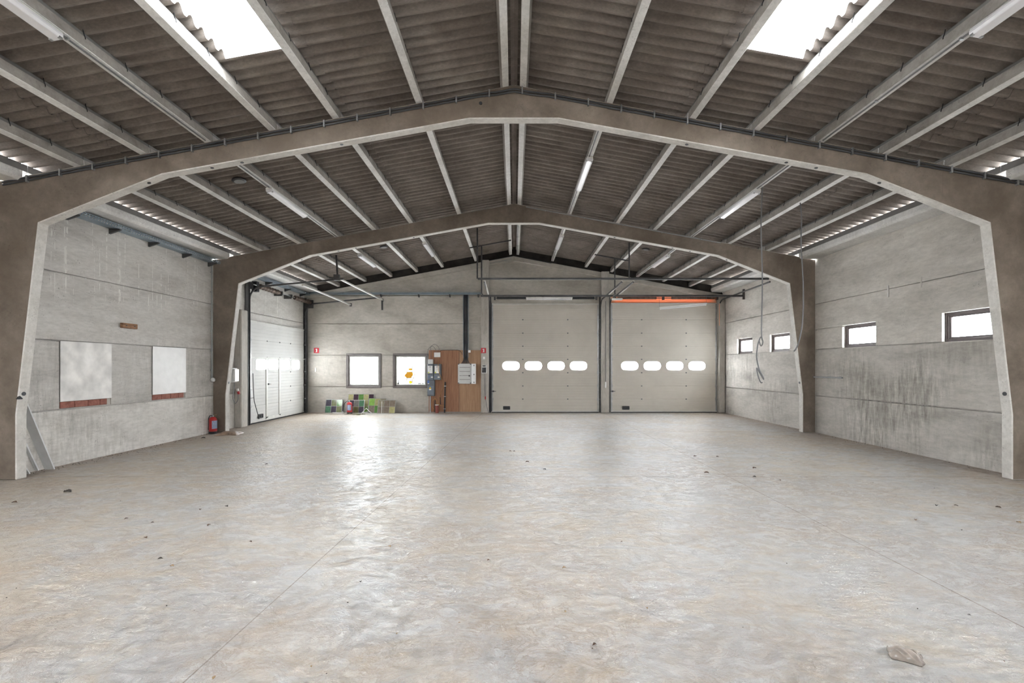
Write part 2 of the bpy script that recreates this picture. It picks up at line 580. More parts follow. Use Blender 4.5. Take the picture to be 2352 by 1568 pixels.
    h = n.math('SUBTRACT', h, n.math('MULTIPLY', tr, 0.15))
    n.link(n.bump(h, 1.0, 0.07), b.inputs['Normal'])
    return m


def pane_mat(name, tint, milk, gloss=0.08):
    """clear or milky sheet: light goes straight through, some is scattered, some mirrored"""
    m, nt, b = new_mat(name)
    n = N(nt)
    nt.nodes.remove(b)
    out = nt.nodes['Material Output']
    tr = n.node('ShaderNodeBsdfTransparent')
    tr.inputs[0].default_value = tuple(tint) + (1,)
    tl = n.node('ShaderNodeBsdfTranslucent')
    tl.inputs[0].default_value = tuple(tint) + (1,)
    mx = n.node('ShaderNodeMixShader')
    mx.inputs[0].default_value = milk
    n.link(tr.outputs[0], mx.inputs[1])
    n.link(tl.outputs[0], mx.inputs[2])
    g = n.node('ShaderNodeBsdfGlossy')
    g.inputs['Roughness'].default_value = 0.08
    mx2 = n.node('ShaderNodeMixShader')
    mx2.inputs[0].default_value = gloss
    n.link(mx.outputs[0], mx2.inputs[1])
    n.link(g.outputs[0], mx2.inputs[2])
    n.link(mx2.outputs[0], out.inputs[0])
    return m


def translucent_mat(name, c, f=0.5):
    m, nt, b = new_mat(name)
    n = N(nt)
    nt.nodes.remove(b)
    out = nt.nodes['Material Output']
    d = n.node('ShaderNodeBsdfDiffuse')
    t = n.node('ShaderNodeBsdfTranslucent')
    d.inputs[0].default_value = tuple(c) + (1,)
    t.inputs[0].default_value = tuple(c) + (1,)
    mx = n.node('ShaderNodeMixShader')
    mx.inputs[0].default_value = f
    n.link(d.outputs[0], mx.inputs[1])
    n.link(t.outputs[0], mx.inputs[2])
    n.link(mx.outputs[0], out.inputs[0])
    return m


def door_mat(name, c):
    m, nt, b = new_mat(name)
    n = N(nt)
    p = n.pos()
    a = n.noise(p, 0.9, 6, 0.6, 0.4)
    col = n.ramp(a, (0.3, tuple(v * 0.9 for v in c)), (0.7, tuple(min(1, v * 1.05) for v in c)))
    scr = n.ramp(n.noise(n.mapping(p, (3, 3, 9)), 4, 7, 0.75, 1.0), (0.70, 0.0), (0.75, 1.0))
    col = n.mix(n.math('MULTIPLY', scr, 0.35), col, (0.25, 0.24, 0.21))
    n.link(col, b.inputs['Base Color'])
    b.inputs['Roughness'].default_value = 0.6
    b.inputs['Specular IOR Level'].default_value = 0.25
    n.link(n.bump(n.noise(p, 160, 2), 0.06, 0.003), b.inputs['Normal'])
    return m


M['brick'] = brick_mat()
M['ply'] = ply_mat()
M['wood'] = wood_mat()
M['roof'] = roof_mat()
M['floor'] = floor_mat()
M['glass'] = pane_mat('clear window glass', (0.80, 0.81, 0.81), 0.0, 0.06)
M['frosted'] = pane_mat('frosted glass', (0.26, 0.26, 0.255), 0.3, 0.02)
M['acrylic'] = pane_mat('acrylic door light', (0.97, 0.97, 0.97), 0.15, 0.05)
M['grp'] = pane_mat('translucent corrugated sheet', (0.52, 0.525, 0.525), 0.5, 0.03)
M['orange_sheet'] = translucent_mat('orange plastic sheet', (0.85, 0.44, 0.27), 0.10)
M['door_grey'] = door_mat('grey beige sectional door', (0.585, 0.55, 0.495))
M['door_white'] = door_mat('white sectional door', (0.62, 0.62, 0.605))
M['diffuser'] = plain('ribbed lamp diffuser', (0.80, 0.80, 0.83), 0.25, 0, 0.02)
M['bag'] = plain('crinkled beige plastic', (0.27, 0.23, 0.20), 0.12, 0, 0.15, 20)
M['wrap'] = plain('crumpled brown plastic sheet', (0.30, 0.21, 0.15), 0.3, 0, 0.25, 12)
M['yellow_glass'] = translucent_mat('yellow stained glass', (0.92, 0.66, 0.015), 0.5)
M['lead_line'] = plain('lead line', (0.25, 0.22, 0.20), 0.6)

# ------------------------------------------------------------------ shell
struct(MB().box(-HW - 0.3, HW + 0.3, YR - 0.3, YB + 0.3, -0.2, 0).build('floor', M['floor']))


def cells(u0, u1, z0, z1, holes):
    us = sorted({u0, u1, *[min(max(h[i], u0), u1) for h in holes for i in (0, 1)]})
    zs = sorted({z0, z1, *[min(max(h[i], z0), z1) for h in holes for i in (2, 3)]})
    for a, b_ in zip(us, us[1:]):
        run = None
        for c, d in zip(zs, zs[1:]):
            mu, mz = (a + b_) / 2, (c + d) / 2
            if any(h[0] < mu < h[1] and h[2] < mz < h[3] for h in holes):
                if run:
                    yield (a, b_, run[0], run[1])
                run = None
            else:
                run = (run[0], d) if run else (c, d)
        if run:
            yield (a, b_, run[0], run[1])


def panel_wall(name, m, axis, face, out, u0, u1, ztop_, holes, extra=()):
    """precast panels stacked in rows with open joints; FACE is the room side, OUT = +1/-1 towards outside"""
    mb = MB()

    def put(a, b_, c, d, t0, t1):
        s0, s1 = sorted((face + out * t0, face + out * t1))
        if axis == 'x':
            mb.box(s0, s1, a, b_, c, d)
        else:
            mb.box(a, b_, s0, s1, c, d)
    zs = [0.0] + JOINTS + [ztop_]
    g = 0.013
    for i in range(len(zs) - 1):
        a, b_ = zs[i] + (g if i else 0), zs[i + 1] - (g if i < len(zs) - 2 else 0)
        for c in cells(u0, u1, a, b_, list(holes) + list(extra)):
            put(*c, 0.0, 0.07)
    for c in cells(u0, u1, 0.0, ztop_, holes):
        put(*c, 0.05, 0.20)
    return mb.build(name, m)


RW = [(7.37, 8.37), (9.90, 10.91), (13.0, 14.0), (15.03, 16.06)]
RZ0, RZ1 = 2.135, 2.66
rh = [(a, b_, RZ0, RZ1) for a, b_ in RW]
thin = (10.91, 11.9, 2.628, 2.652)
struct(panel_wall('wall_right', M['wall'], 'x', HW, 1, YR, YB + 0.2, 4.45, rh, [thin]))
LW = [(7.87, 8.88), (9.88, 10.89)]
lh = [(a, b_, JOINTS[0] + 0.008, JOINTS[1] - 0.008) for a, b_ in LW]
LD = (13.60, 16.78, 0.1, 2.98)
struct(panel_wall('wall_left', M['wall_left'], 'x', -HW, -1, YR, YB + 0.2, 4.45, lh + [LD]))
GW = [(-6.20, -4.96), (-4.47, -3.22)]
gh = [(a, b_, 0.935, 2.16) for a, b_ in GW]
D1, D2 = (-0.70, 3.0, 0.1, 3.95), (3.70, 7.38, 0.1, 3.97)
DO = (3.72, 7.36, 4.09, 4.30)
back = panel_wall('wall_back', M['gable'], 'y', YB, 1, -HW, HW, 4.35, gh + [D1, D2, DO])
struct(back)
gab = MB().prism([(-HW, 4.35), (HW, 4.35), (HW, ztop(HW) - 0.12), (0, RZ - 0.12), (-HW, ztop(HW) - 0.12)], YB, YB + 0.2)
struct(gab.build('wall_gable', M['gable']))
struct(MB().box(-HW - 0.2, HW + 0.2, YR - 0.2, YR, 0, 6.1).build('wall_rear', M['wall']))

# sloping rafters along the top of the gable, then the dark boards closing the gap under the sheets
for s, nm in ((-1, 'trim_1'), (1, 'trim_2')):
    struct(MB().prism([(0, RZ - 0.09), (s * HW, ztop(HW) - 0.09), (s * HW, ztop(HW) - 0.27), (0, RZ - 0.27)], YB - 0.09, YB + 0.15).build(nm, M['gable'], bevel=0.012))
for s, nm in ((-1, 'trim_3'), (1, 'trim_4')):
    struct(MB().prism([(0, RZ + 0.27), (s * HW, ztop(HW) + 0.25), (s * HW, ztop(HW) - 0.1), (0, RZ - 0.1)], YB + 0.03, YB + 0.12).build(nm, M['board']))

# ------------------------------------------------------------------ corrugated roof
WL, AMP = 0.177, 0.037
PH = 0.17
SHEET0 = RZ + PH * 1.017 + 0.0385


def sheet_z(s, y, lift=0.0):
    return SHEET0 - SL * s + AMP * math.tanh(1.3 * math.sin(2 * math.pi * y / WL)) / 0.8617 + lift


def sheets(mb, side, s_break, y0, y1, hole=None, lift0=0.0, lift1=0.014, th=0.007):
    n = int(round((y1 - y0) / WL * 12))
    ys = [y0 + (y1 - y0) * i / n for i in range(n + 1)]
    k = len(s_break)
    s0, s1 = s_break[0], s_break[-1]
    for up in (0, 1):
        v, fs = [], []
        for y in ys:
            for s in s_break:
                lf = lift0 + (lift1 - lift0) * (s - s0) / (s1 - s0)
                v.append((side * s, y, sheet_z(s, y, lf + up * th)))
        for i in range(n):
            ym = (ys[i] + ys[i + 1]) / 2
            for j in range(k - 1):
                sm = (s_break[j] + s_break[j + 1]) / 2
                if hole and any(a < ym < b_ for a, b_ in hole) and SKY[0] < sm < SKY[1]:
                    continue
                fs.append((i * k + j, i * k + j + 1, (i + 1) * k + j + 1, (i + 1) * k + j))
        mb.add(v, fs, True)
    for s in (s0, s1):
        lf = lift0 if s == s0 else lift1
        v = []
        for y in ys:
            v += [(side * s, y, sheet_z(s, y, lf)), (side * s, y, sheet_z(s, y, lf + th))]
        mb.add(v, [(2 * i, 2 * i + 1, 2 * i + 3, 2 * i + 2) for i in range(n)])


for side, nm in ((-1, 'ceiling_left'), (1, 'ceiling_right')):
    mb = MB()
    sheets(mb, side, [0.05, 2.62], YR, YB + 0.3)
    sheets(mb, side, [2.52, SKY[0], SKY[1], 6.12], YR, YB + 0.3, SKYY)
    sheets(mb, side, [6.0, 7.43], YR, YB + 0.3)
    struct(mb.build(nm, M['roof']))
rc = MB()
for side in (-1, 1):
    rc.prism([(0, SHEET0 + 0.075), (side * 0.3, SHEET0 - 0.3 * SL + 0.045), (side * 0.3, SHEET0 - 0.3 * SL + 0.035), (0, SHEET0 + 0.062)], YR, YB + 0.3)
struct(rc.build('ceiling_ridge', M['roof']))

for k, (a, b_) in enumerate(SKYY):
    for side, w in ((-1, 'left'), (1, 'right')):
        mb = MB()
        n = int(round((b_ - a + 0.2) / WL * 12))
        ys = [a - 0.1 + (b_ - a + 0.2) * i / n for i in range(n + 1)]
        v = []
        for y in ys:
            for s in (SKY[0] - 0.05, SKY[1] + 0.05):
                v.append((side * s, y, sheet_z(s, y, 0.024)))
        mb.add(v, [(2 * i, 2 * i + 1, 2 * i + 3, 2 * i + 2) for i in range(n)], True)
        if k == 0:
            lb = 'bright translucent roof light in the foreground roof, %s of the ridge' % w
        else:
            lb = 'translucent roof light behind the camera, %s of the ridge' % w
        tag(mb.build('skylight', M['grp']), lb, 'skylight', 'translucent roof lights')
        sc = (SKY[0] + SKY[1]) / 2
        portal('skylight_portal', (side * sc, (a + b_) / 2, SHEET0 - SL * sc + 0.09), (0, side * ANG, 0), SKY[1] - SKY[0], b_ - a)


# ------------------------------------------------------------------ portal frames
def portal_frame(y, label):
    t = thing('portal_frame', label, 'concrete frame', (0, y, 0), 'concrete portal frames')
    inner = [(7.42, 0), (7.42, 0.97), (7.085, 3.83), (5.25, 4.555), (0.66, 5.385)]
    outer = [(HW, 0), (HW, ztop(HW)), (0, RZ)]
    poly = [(-a, b_) for a, b_ in inner] + [(a, b_) for a, b_ in reversed(inner)]
    poly += [(HW, 0), (HW, ztop(HW)), (0.5, ztop(0.5) + 0.004), (0, RZ + 0.01), (-0.5, ztop(0.5) + 0.004), (-HW, ztop(HW)), (-HW, 0)]
    mb = MB().prism(poly, y, y + FT)
    o = mb.build('frame_body', M['frame_lit'], t, bevel=0.012)
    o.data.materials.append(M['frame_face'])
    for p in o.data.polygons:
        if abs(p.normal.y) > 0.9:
            p.material_index = 1  # front and back faces take the shaded tone
    # cast-in sockets in the soffit and the columns
    for sx in (-1, 1):
        for (xx, zz, dx, dz) in ((4.55, 4.682, 0.181, 0.983), (4.1, 4.763, 0.181, 0.983), (2.6, 5.034, 0.181, 0.983), (5.5, 4.456, 0.37, 0.93)):
            c = Vector((sx * xx, y + FT / 2, zz))
            nn = Vector((-sx * dx, 0, -dz))
            MB().cyl(c - nn * 0.002, c + nn * 0.004, 0.025, 12).build('socket', M['black'], t)
        c = Vector((sx * 7.37, y + FT * 0.45, 1.28))
        MB().cyl(c + Vector((sx * 0.03, 0, 0)), c + Vector((-sx * -0.006, 0, 0)), 0.03, 12).build('socket', M['black'], t)
    return t


pf1 = portal_frame(Y1, 'nearer of the two big brown concrete portal frames spanning the hall')
pf2 = portal_frame(Y2, 'farther of the two brown concrete portal frames, beyond the nearer one')
# grout key seen on the right haunch of the nearer frame, and a socket near its ridge
MB().box(6.385, 6.40, Y1 - 0.002, Y1 + 0.02, 4.22, 4.69).build('cast_seam', M['frame_face'], pf1)
MB().cyl((-0.5, Y1 - 0.004, 5.61), (-0.5, Y1 + 0.02, 5.61), 0.025, 12).build('socket', M['black'], pf1)

# ------------------------------------------------------------------ purlins and eave beams
hook_me = None
BAYS = [(1.9, Y1 + FT / 2 - 0.005, 'foreground roof bay', 'purlins of the foreground bay'),
        (Y1 + FT / 2 + 0.005, Y2 + FT / 2 - 0.005, 'middle roof bay', 'purlins of the middle bay'),
        (Y2 + FT / 2 + 0.005, YB + 0.03, 'back roof bay', 'purlins of the back bay')]


def purlin(side, idx, bay):
    y0, y1, where, grp = BAYS[bay]
    x = side * PX[idx]
    w = 'left' if side < 0 else 'right'
    if idx == 0:
        lb = 'pale concrete purlin at the ridge, %s one of the pair, %s' % (w, where)
    else:
        lb = 'pale concrete purlin, %s from the ridge, %s slope, %s' % (ORD[idx - 1], w, where)
    t = thing('purlin', lb, 'purlin', (x, y0, ztop(x)), grp)
    t.rotation_euler = (0, side * ANG, 0)
    L = y1 - y0
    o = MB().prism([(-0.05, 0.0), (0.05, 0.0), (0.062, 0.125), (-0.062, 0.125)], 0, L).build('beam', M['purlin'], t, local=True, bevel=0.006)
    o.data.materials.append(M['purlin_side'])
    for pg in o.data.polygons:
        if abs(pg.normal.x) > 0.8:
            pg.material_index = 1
    MB().box(-0.05, 0.05, 0, L, 0.125, PH + 0.002).build('batten', M['batten'], t, local=True)
    global hook_me
    k = 0
    y = 0.32
    while y < L - 0.1:
        if hook_me is None:
            mb = MB()
            mb.tube([(0.056, 0, 0.20), (0.058, 0, 0.15), (0.064, 0, 0.118), (0.064, 0.0, 0.095)], 0.0045, 6)
            h = mb.build('hook', M['hook'], t, local=True)
            hook_me = h.data
        else:
            h = bpy.data.objects.new('hook', hook_me)
            COL.objects.link(h)
            h.parent = t
        h.location = (0, y, 0)
        h.rotation_euler = (0, 0, 0 if side < 0 else math.pi)
        y += 0.531
    return t


for bay in range(3):
    for side in (-1, 1):
        for i in range(len(PX)):
            purlin(side, i, bay)

for bay in range(3):
    y0, y1, where, grp = BAYS[bay]
    if bay:
        y0 += FT / 2
    if bay < 2:
        y1 -= FT / 2
    for side in (-1, 1):
        w = 'left' if side < 0 else 'right'
        t = thing('eave_beam', 'long concrete eave beam on top of the %s wall, %s' % (w, where), 'eave beam', (side * 7.55, y0, 4.45), 'concrete eave beams')
        poly = [(7.31, 4.50), (7.36, 4.46), (7.60, 4.452), (7.95, 4.452), (7.95, 4.56), (7.50, 4.60), (7.36, 4.63), (7.31, 4.60)]
        MB().prism([(side * a, b_) for a, b_ in poly], y0, y1).build('beam', M['purlin'], t, bevel=0.012, seg=2)
        MB().prism([(side * a, b_) for a, b_ in [(7.33, 4.61), (7.45, 4.58), (7.45, 4.684), (7.33, 4.711)]], BAYS[bay][0], BAYS[bay][1]).build('batten', M['batten'], t)
        y = y0 + 0.3
        while y < y1 - 0.1:
            h = bpy.data.objects.new('hook', hook_me)
            COL.objects.link(h)
            h.parent = t
            h.location = (side * (7.40 - 7.55), y - y0, 0.05)
            h.rotation_euler = (0, 0, 0 if side < 0 else math.pi)
            y += 0.531

# ------------------------------------------------------------------ gable posts
for (a, b_, zt, yf, lb) in ((-1.22, -0.93, 5.62, 0.2, 'tall concrete gable post between the wooden panel and the left grey door'),
                            (3.20, 3.49, 5.20, 0.2, 'tall concrete gable post between the two grey doors'),
                            (7.52, 7.735, 4.30, 0.22, 'brown concrete gable post in the back right corner')):
    tag(MB().box(a, b_, YB - yf, YB - 0.002, 0, zt).build('gable_post', M['post'], bevel=0.015), lb, 'post', 'concrete posts of the gable')
tag(MB().box(-7.745, -7.55, 12.78, 13.1, 0, 3.28).build('door_post', M['post'], bevel=0.02), 'short concrete post beside the white side door', 'post')


# ------------------------------------------------------------------ windows
def window(n, label, axis, u0, u1, z0, z1, face, out, m, rec, fw):
    if axis == 'x':
        t = thing('window_%d' % n, label, 'window', (face + out * rec, (u0 + u1) / 2, z0), kind='structure')
    else:
        t = thing('window_%d' % n, label, 'window', ((u0 + u1) / 2, face + out * rec, z0), kind='structure')

    def bx(mb, a, b_, c, d, t0, t1):
        s0, s1 = sorted((face + out * t0, face + out * t1))
        return mb.box(s0, s1, a, b_, c, d) if axis == 'x' else mb.box(a, b_, s0, s1, c, d)
    mb = MB()
    for (a, b_, c, d) in ((u0, u1, z0, z0 + fw), (u0, u1, z1 - fw, z1), (u0, u0 + fw, z0 + fw, z1 - fw), (u1 - fw, u1, z0 + fw, z1 - fw)):
        bx(mb, a, b_, c, d, rec, rec + 0.06)
    mb.build('window_frame', m, t, bevel=0.005)
    mb = MB()
    s = fw * 0.55
    for (a, b_, c, d) in ((u0 + fw, u1 - fw, z0 + fw, z0 + fw + s), (u0 + fw, u1 - fw, z1 - fw - s, z1 - fw), (u0 + fw, u0 + fw + s, z0 + fw + s, z1 - fw - s), (u1 - fw - s, u1 - fw, z0 + fw + s, z1 - fw - s)):
        bx(mb, a, b_, c, d, rec + 0.012, rec + 0.05)
    mb.build('sash', m if axis == 'x' else M['frame_white'], t, bevel=0.004)
    bx(MB(), u0 + fw + s - 0.01, u1 - fw - s + 0.01, z0 + fw + s - 0.01, z1 - fw - s + 0.01, rec + 0.028, rec + 0.034).build('pane', M['glass'], t)
    c = (face + out * (rec + 0.09), (u0 + u1) / 2, (z0 + z1) / 2) if axis == 'x' else ((u0 + u1) / 2, face + out * (rec + 0.09), (z0 + z1) / 2)
    rot = (0, R(90) * out, 0) if axis == 'x' else (R(-90), 0, 0)
    if axis == 'x':
        portal('window_portal', c, rot, z1 - z0, u1 - u0)
    else:
        portal('window_portal', c, rot, u1 - u0, z1 - z0)
    return t


rlab = ['wide dark framed window in the right wall by the nearer frame', 'dark framed window in the right wall, between the two frames',
        'small dark framed window just behind the farther frame, right wall', 'small dark framed window nearest the back corner, right wall']
for i, (a, b_) in enumerate(RW):
    window(i + 1, rlab[i], 'x', a, b_, RZ0, RZ1, HW, 1, M['window_frame'], 0.08, 0.055)
glab = ['square plain window in the back wall, nearer the white door', 'square window with a yellow glass flower in the back wall']
gwin = [window(i + 5, glab[i], 'y', a, b_, 0.935, 2.16, YB, 1, M['window_frame_grey'], 0.015, 0.075) for i, (a, b_) in enumerate(GW)]
# surround boards of the gable windows
for (a, b_), t in zip(GW, gwin):
    mb = MB()
    for q in ((a - 0.03, b_ + 0.03, 0.905, 0.965), (a - 0.03, b_ + 0.03, 2.13, 2.185), (a - 0.03, a + 0.03, 0.965, 2.13), (b_ - 0.03, b_ + 0.03, 0.965, 2.13)):
        mb.box(q[0], q[1], YB - 0.025, YB + 0.02, q[2], q[3])
    mb.build('surround', M['window_frame_grey'], t, bevel=0.005)

# stained panel hanging in the right gable window
t = thing('glass_flower', 'yellow glass rose in a clear leaded panel standing in the window', 'glass picture', (-3.9, YB + 0.13, 0.96))
gx0, gx1, gz0, gz1 = -4.22, -3.62, 1.06, 1.72
mb = MB()
for i in range(4):
    u = gx0 + (gx1 - gx0) * i / 3
    mb.box(u - 0.007, u + 0.007, YB + 0.125, YB + 0.131, gz0, gz1)
    w = gz0 + (gz1 - gz0) * i / 3
    mb.box(gx0, gx1, YB + 0.125, YB + 0.131, w - 0.007, w + 0.007)
mb.build('lead_grid', M['lead_line'], t)
MB().box(gx0, gx1, YB + 0.134, YB + 0.138, gz0, gz1).build('glass_sheet', M['frosted'], t)


def blob(name, c, r, n, m, seed, sq=1.0, y=0.0):
    rnd = random.Random(seed)
    pts = [(c[0] + r * (0.75 + 0.4 * rnd.random()) * math.cos(2 * math.pi * k / n), c[1] + sq * r * (0.75 + 0.4 * rnd.random()) * math.sin(2 * math.pi * k / n)) for k in range(n)]
    return MB().prism(pts, YB + 0.122 + y, YB + 0.13 + y).build(name, m, t)


blob('petal', (-3.94, 1.38), 0.13, 9, M['yellow_glass'], 3)
blob('petal', (-3.86, 1.42), 0.09, 8, M['yellow_glass'], 4, 1.1, -0.002)
blob('petal', (-4.03, 1.37), 0.075, 7, M['yellow_glass'], 5, 0.9, 0.002)
blob('bud', (-3.88, 1.12), 0.06, 7, M['yellow_glass'], 6)
blob('leaf', (-3.88, 1.60), 0.075, 7, M['yellow_glass'], 9, 0.55)
MB().tube(smooth_path([(-3.88, YB + 0.128, 1.02), (-4.05, YB + 0.128, 1.1), (-4.0, YB + 0.128, 1.25), (-3.88, YB + 0.128, 1.3)], 6), 0.009, 5).build('stem', M['yellow_cable'], t)
MB().tube(smooth_path([(-3.75, YB + 0.128, 1.5), (-3.72, YB + 0.128, 1.35), (-3.8, YB + 0.128, 1.22), (-3.82, YB + 0.128, 1.05)], 6), 0.009, 5).build('stem', M['yellow_cable'], t)
for (a, b_, h, m, lb) in ((-4.40, -4.29, 0.10, 'dark_trim', 'small dark box on the sill below the glass rose, left end'),
                          (-4.355, -4.31, 0.19, 'grey_cable', 'slim grey carton standing behind the dark box on the sill'),
                          (-3.60, -3.47, 0.085, 'grey_cable', 'low grey box on the sill right of the glass rose'),
                          (-3.46, -3.36, 0.09, 'grey_cable', 'second low grey box at the right end of the sill')):
    yy = YB + 0.085 if h < 0.15 else YB + 0.15
    tag(MB().box(a, b_, yy, yy + 0.05, 0.955, 0.955 + 0.055 + h).build('carton', M[m], bevel=0.004), lb, 'box')
t = thing('bottle', 'small bottle on the sill of the plain square window', 'bottle', (-5.27, YB + 0.12, 1.0))
MB().lathe([(0.028, 0), (0.03, 0.01), (0.03, 0.09), (0.012, 0.11)], (-5.27, YB + 0.12, 0.99), 14).build('bottle_body', M['grey_plastic'], t)
MB().lathe([(0.014, 0.11), (0.014, 0.135)], (-5.27, YB + 0.12, 0.99), 12).build('cap', M['dark_trim'], t)


# ------------------------------------------------------------------ sectional doors
def rrect(u0, u1, z0, z1, r, n=6):
    pts = []
    for (cx, cz, a0) in ((u1 - r, z1 - r, 0), (u0 + r, z1 - r, 90), (u0 + r, z0 + r, 180), (u1 - r, z0 + r, 270)):
        for k in range(n + 1):
            a = R(a0 + 90 * k / n)
            pts.append((cx + r * math.cos(a), cz + r * math.sin(a)))
    return pts


def ring(mb, outer, inner, y0, y1):
    n = len(outer)
    v = [(a, y0, b_) for a, b_ in outer] + [(a, y0, b_) for a, b_ in inner] + [(a, y1, b_) for a, b_ in outer] + [(a, y1, b_) for a, b_ in inner]
    fs = []
    for k in range(n):
        j = (k + 1) % n
        fs += [(k, j, n + j, n + k), (2 * n + k, 3 * n + k, 3 * n + j, 2 * n + j), (n + k, n + j, 3 * n + j, 3 * n + k), (k, 2 * n + k, 2 * n + j, j)]
    mb.add(v, fs)


def section(t, w, z0, z1, m, lites=None, ribs=5, cut=None):
    """one hinged door section; local x across, y towards outside, z up"""
    th = 0.04
    a, b_ = z0 + 0.002, z1 - 0.002
    mb = MB()
    if not lites:
        prof = [(th, a), (th, b_), (0.006, b_), (0.0, b_ - 0.006)]
        for k in range(ribs - 1, 0, -1):
            zc = a + (b_ - a) * k / ribs
            prof += [(0.0, zc + 0.006), (0.004, zc + 0.002), (0.004, zc - 0.002), (0.0, zc - 0.006)]
        prof += [(0.0, a + 0.006), (0.006, a)]
        for (u0, u1) in (cut or [(0, w)]):
            mb.prism(prof, u0, u1, 'x')
            mb.box(u0, u1, 0.012, 0.034, z1 - 0.012, z1 + 0.012)
        return mb.build('door_section', m, t, local=True)
    us = [0]
    for (l0, l1, lz0, lz1, r) in lites:
        us += [l0 - 0.03, l1 + 0.03]
    us.append(w)
    for i in range(0, len(us), 2):
        mb.box(us[i], us[i + 1], 0, th, a, b_)
    for (l0, l1, lz0, lz1, r) in lites:
        inner = rrect(l0, l1, lz0, lz1, r)
        o0, o1 = l0 - 0.03, l1 + 0.03
        outer = rrect(o0, o1, a, b_, 0.0001)
        ring(mb, outer, inner, 0, th)
    mb.box(0, w, 0.012, 0.034, z1 - 0.012, z1 + 0.012)
    o = mb.build('door_section', m, t, local=True)
    for (l0, l1, lz0, lz1, r) in lites:
        mb = MB()
        ring(mb, rrect(l0 - 0.014, l1 + 0.014, lz0 - 0.014, lz1 + 0.014, r + 0.014), rrect(l0, l1, lz0, lz1, r), -0.008, 0.0)
        fr = mb.build('light_frame', M['frame_white'] if m is M['door_white'] else M['door_grey'], o, local=True)
        MB().prism(rrect(l0 - 0.004, l1 + 0.004, lz0 - 0.004, lz1 + 0.004, r), 0.015, 0.022).build('pane', M['acrylic'], fr, local=True)
    return o


def hinge(t, u, z, m=None):
    mb = MB()
    mb.box(u - 0.024, u + 0.024, -0.006, 0.0, z - 0.02, z + 0.02)
    mb.cyl((u - 0.026, -0.008, z), (u + 0.026, -0.008, z), 0.008, 8)
    mb.build('hinge', m or M['mid_steel'], t, local=True)


def sectional_door(n, label, loc, rotz, w, seams, m, lites, lite_row, hinge_u, ribs):
    t = thing('door_%d' % n, label, 'overhead door', loc, kind='structure', rot=(0, 0, rotz))
    for i in range(len(seams) - 1):
        section(t, w, seams[i], seams[i + 1], m, lites if i == lite_row else None, ribs[i] if isinstance(ribs, list) else ribs)
    for z in seams[1:-1]:
        for u in hinge_u:
            hinge(t, u, z)
        for u in (0.035, w - 0.035):
            mb = MB()
            mb.box(u - 0.03, u + 0.03, -0.012, 0.0, z - 0.05, z + 0.05)
            s = -1 if u < w / 2 else 1
            mb.cyl((u, -0.03, z), (u + s * 0.09, -0.03, z), 0.008, 8)
            mb.cyl((u + s * 0.07, -0.03, z), (u + s * 0.095, -0.03, z), 0.022, 12)
            mb.build('roller', M['steel'], t, local=True)
    for u in (0.0, w - 0.05):
        MB().box(u, u + 0.05, -0.004, 0.0, seams[0] + 0.01, seams[-1] - 0.01).build('end_cap', M['steel'], t, local=True)
    MB().box(0, w, 0.0, 0.05, 0.0, seams[0]).build('bottom_seal', M['rubber'], t, local=True)
    MB().box(0, w, -0.012, 0.0, seams[0], seams[0] + 0.035).build('bottom_rail', M['light_steel'], t, local=True)
    MB().box(0, w, -0.014, 0.042, seams[-1] - 0.03, seams[-1] + 0.004).build('top_rail', M['frame_white'], t, local=True)
    return t


def grip(t, u, z):
    mb = MB()
    ring(mb, rrect(u - 0.13, u + 0.13, z - 0.065, z + 0.065, 0.02), rrect(u - 0.10, u + 0.10, z - 0.035, z + 0.035, 0.015), -0.03, 0.0)
    mb.box(u - 0.11, u + 0.11, -0.006, 0.0, z - 0.045, z + 0.045)
    mb.box(u - 0.02, u + 0.10, -0.022, -0.006, z - 0.015, z + 0.02)
    mb.build('handle', M['black'], t, local=True)


def track(t, u, m, top, inward, L, rise, post=True):
    """vertical angle + track that bends to run into the hall"""
    mb = MB()
    mb.box(u - 0.03, u + 0.03, 0.03, 0.036, 0.0, top + 0.2)
    mb.box(u + inward * -0.03, u + inward * -0.024, -0.06, 0.03, 0.0, top + 0.2)
    mb.build('track_angle', M['dark_steel'], t, local=True)
    r = 0.38
    path = [(u, -0.03, 0.03), (u, -0.03, top - r)]
    for k in range(1, 9):
        a = R(90 * k / 8)
        path.append((u, -0.03 - r + r * math.cos(a), top - r + r * math.sin(a)))
    path.append((u, -L, top + rise))
    MB().tube(path, 0.026, 8).build('track', M['dark_steel'], t, local=True)


SE = [0.03, 0.50, 0.985, 1.475, 1.97, 2.457, 2.94, 3.436, 4.03]
DY = YB - 0.012
for (n, x0, x1, lb, lu, top) in ((1, -0.83, 3.13, 'tall grey overhead door left of the middle post, back wall', (-0.43, 0.40, 1.24, 2.07), 4.03),
                                 (2, 3.58, 7.50, 'tall grey overhead door under the orange strip, back wall', (3.965, 4.80, 5.63, 6.45), 4.05)):
    w = x1 - x0
    lites = [(u - x0, u - x0 + 0.625, 1.575, 1.885, 0.14) for u in lu]
    se = SE[:-1] + [top]
    ribs = [4, 5, 5, 5, 6, 6, 6, 7]
    t = sectional_door(n, lb, (x0, DY - 0.042, 0), 0, w, se, M['door_grey'], lites, 3, (w * 0.29, w * 0.71), ribs)
    grip(t, 0.55, 0.175)
    mb = MB()
    mb.box(-0.03, 0.16, -0.03, -0.012, 0.78, 0.80)
    mb.box(0.02, 0.09, -0.02, 0.0, 0.76, 0.82)
    mb.build('latch', M['dark_steel'], t, local=True)
    for u, inw in ((-0.055, 1), (w + 0.055, -1)):
        track(t, u, None, 4.14, inw, 3.45, 0.06)
    portal('door_portal', ((x0 + x1) / 2, YB + 0.25, 1.73), (R(-90), 0, 0), 3.2, 0.36)

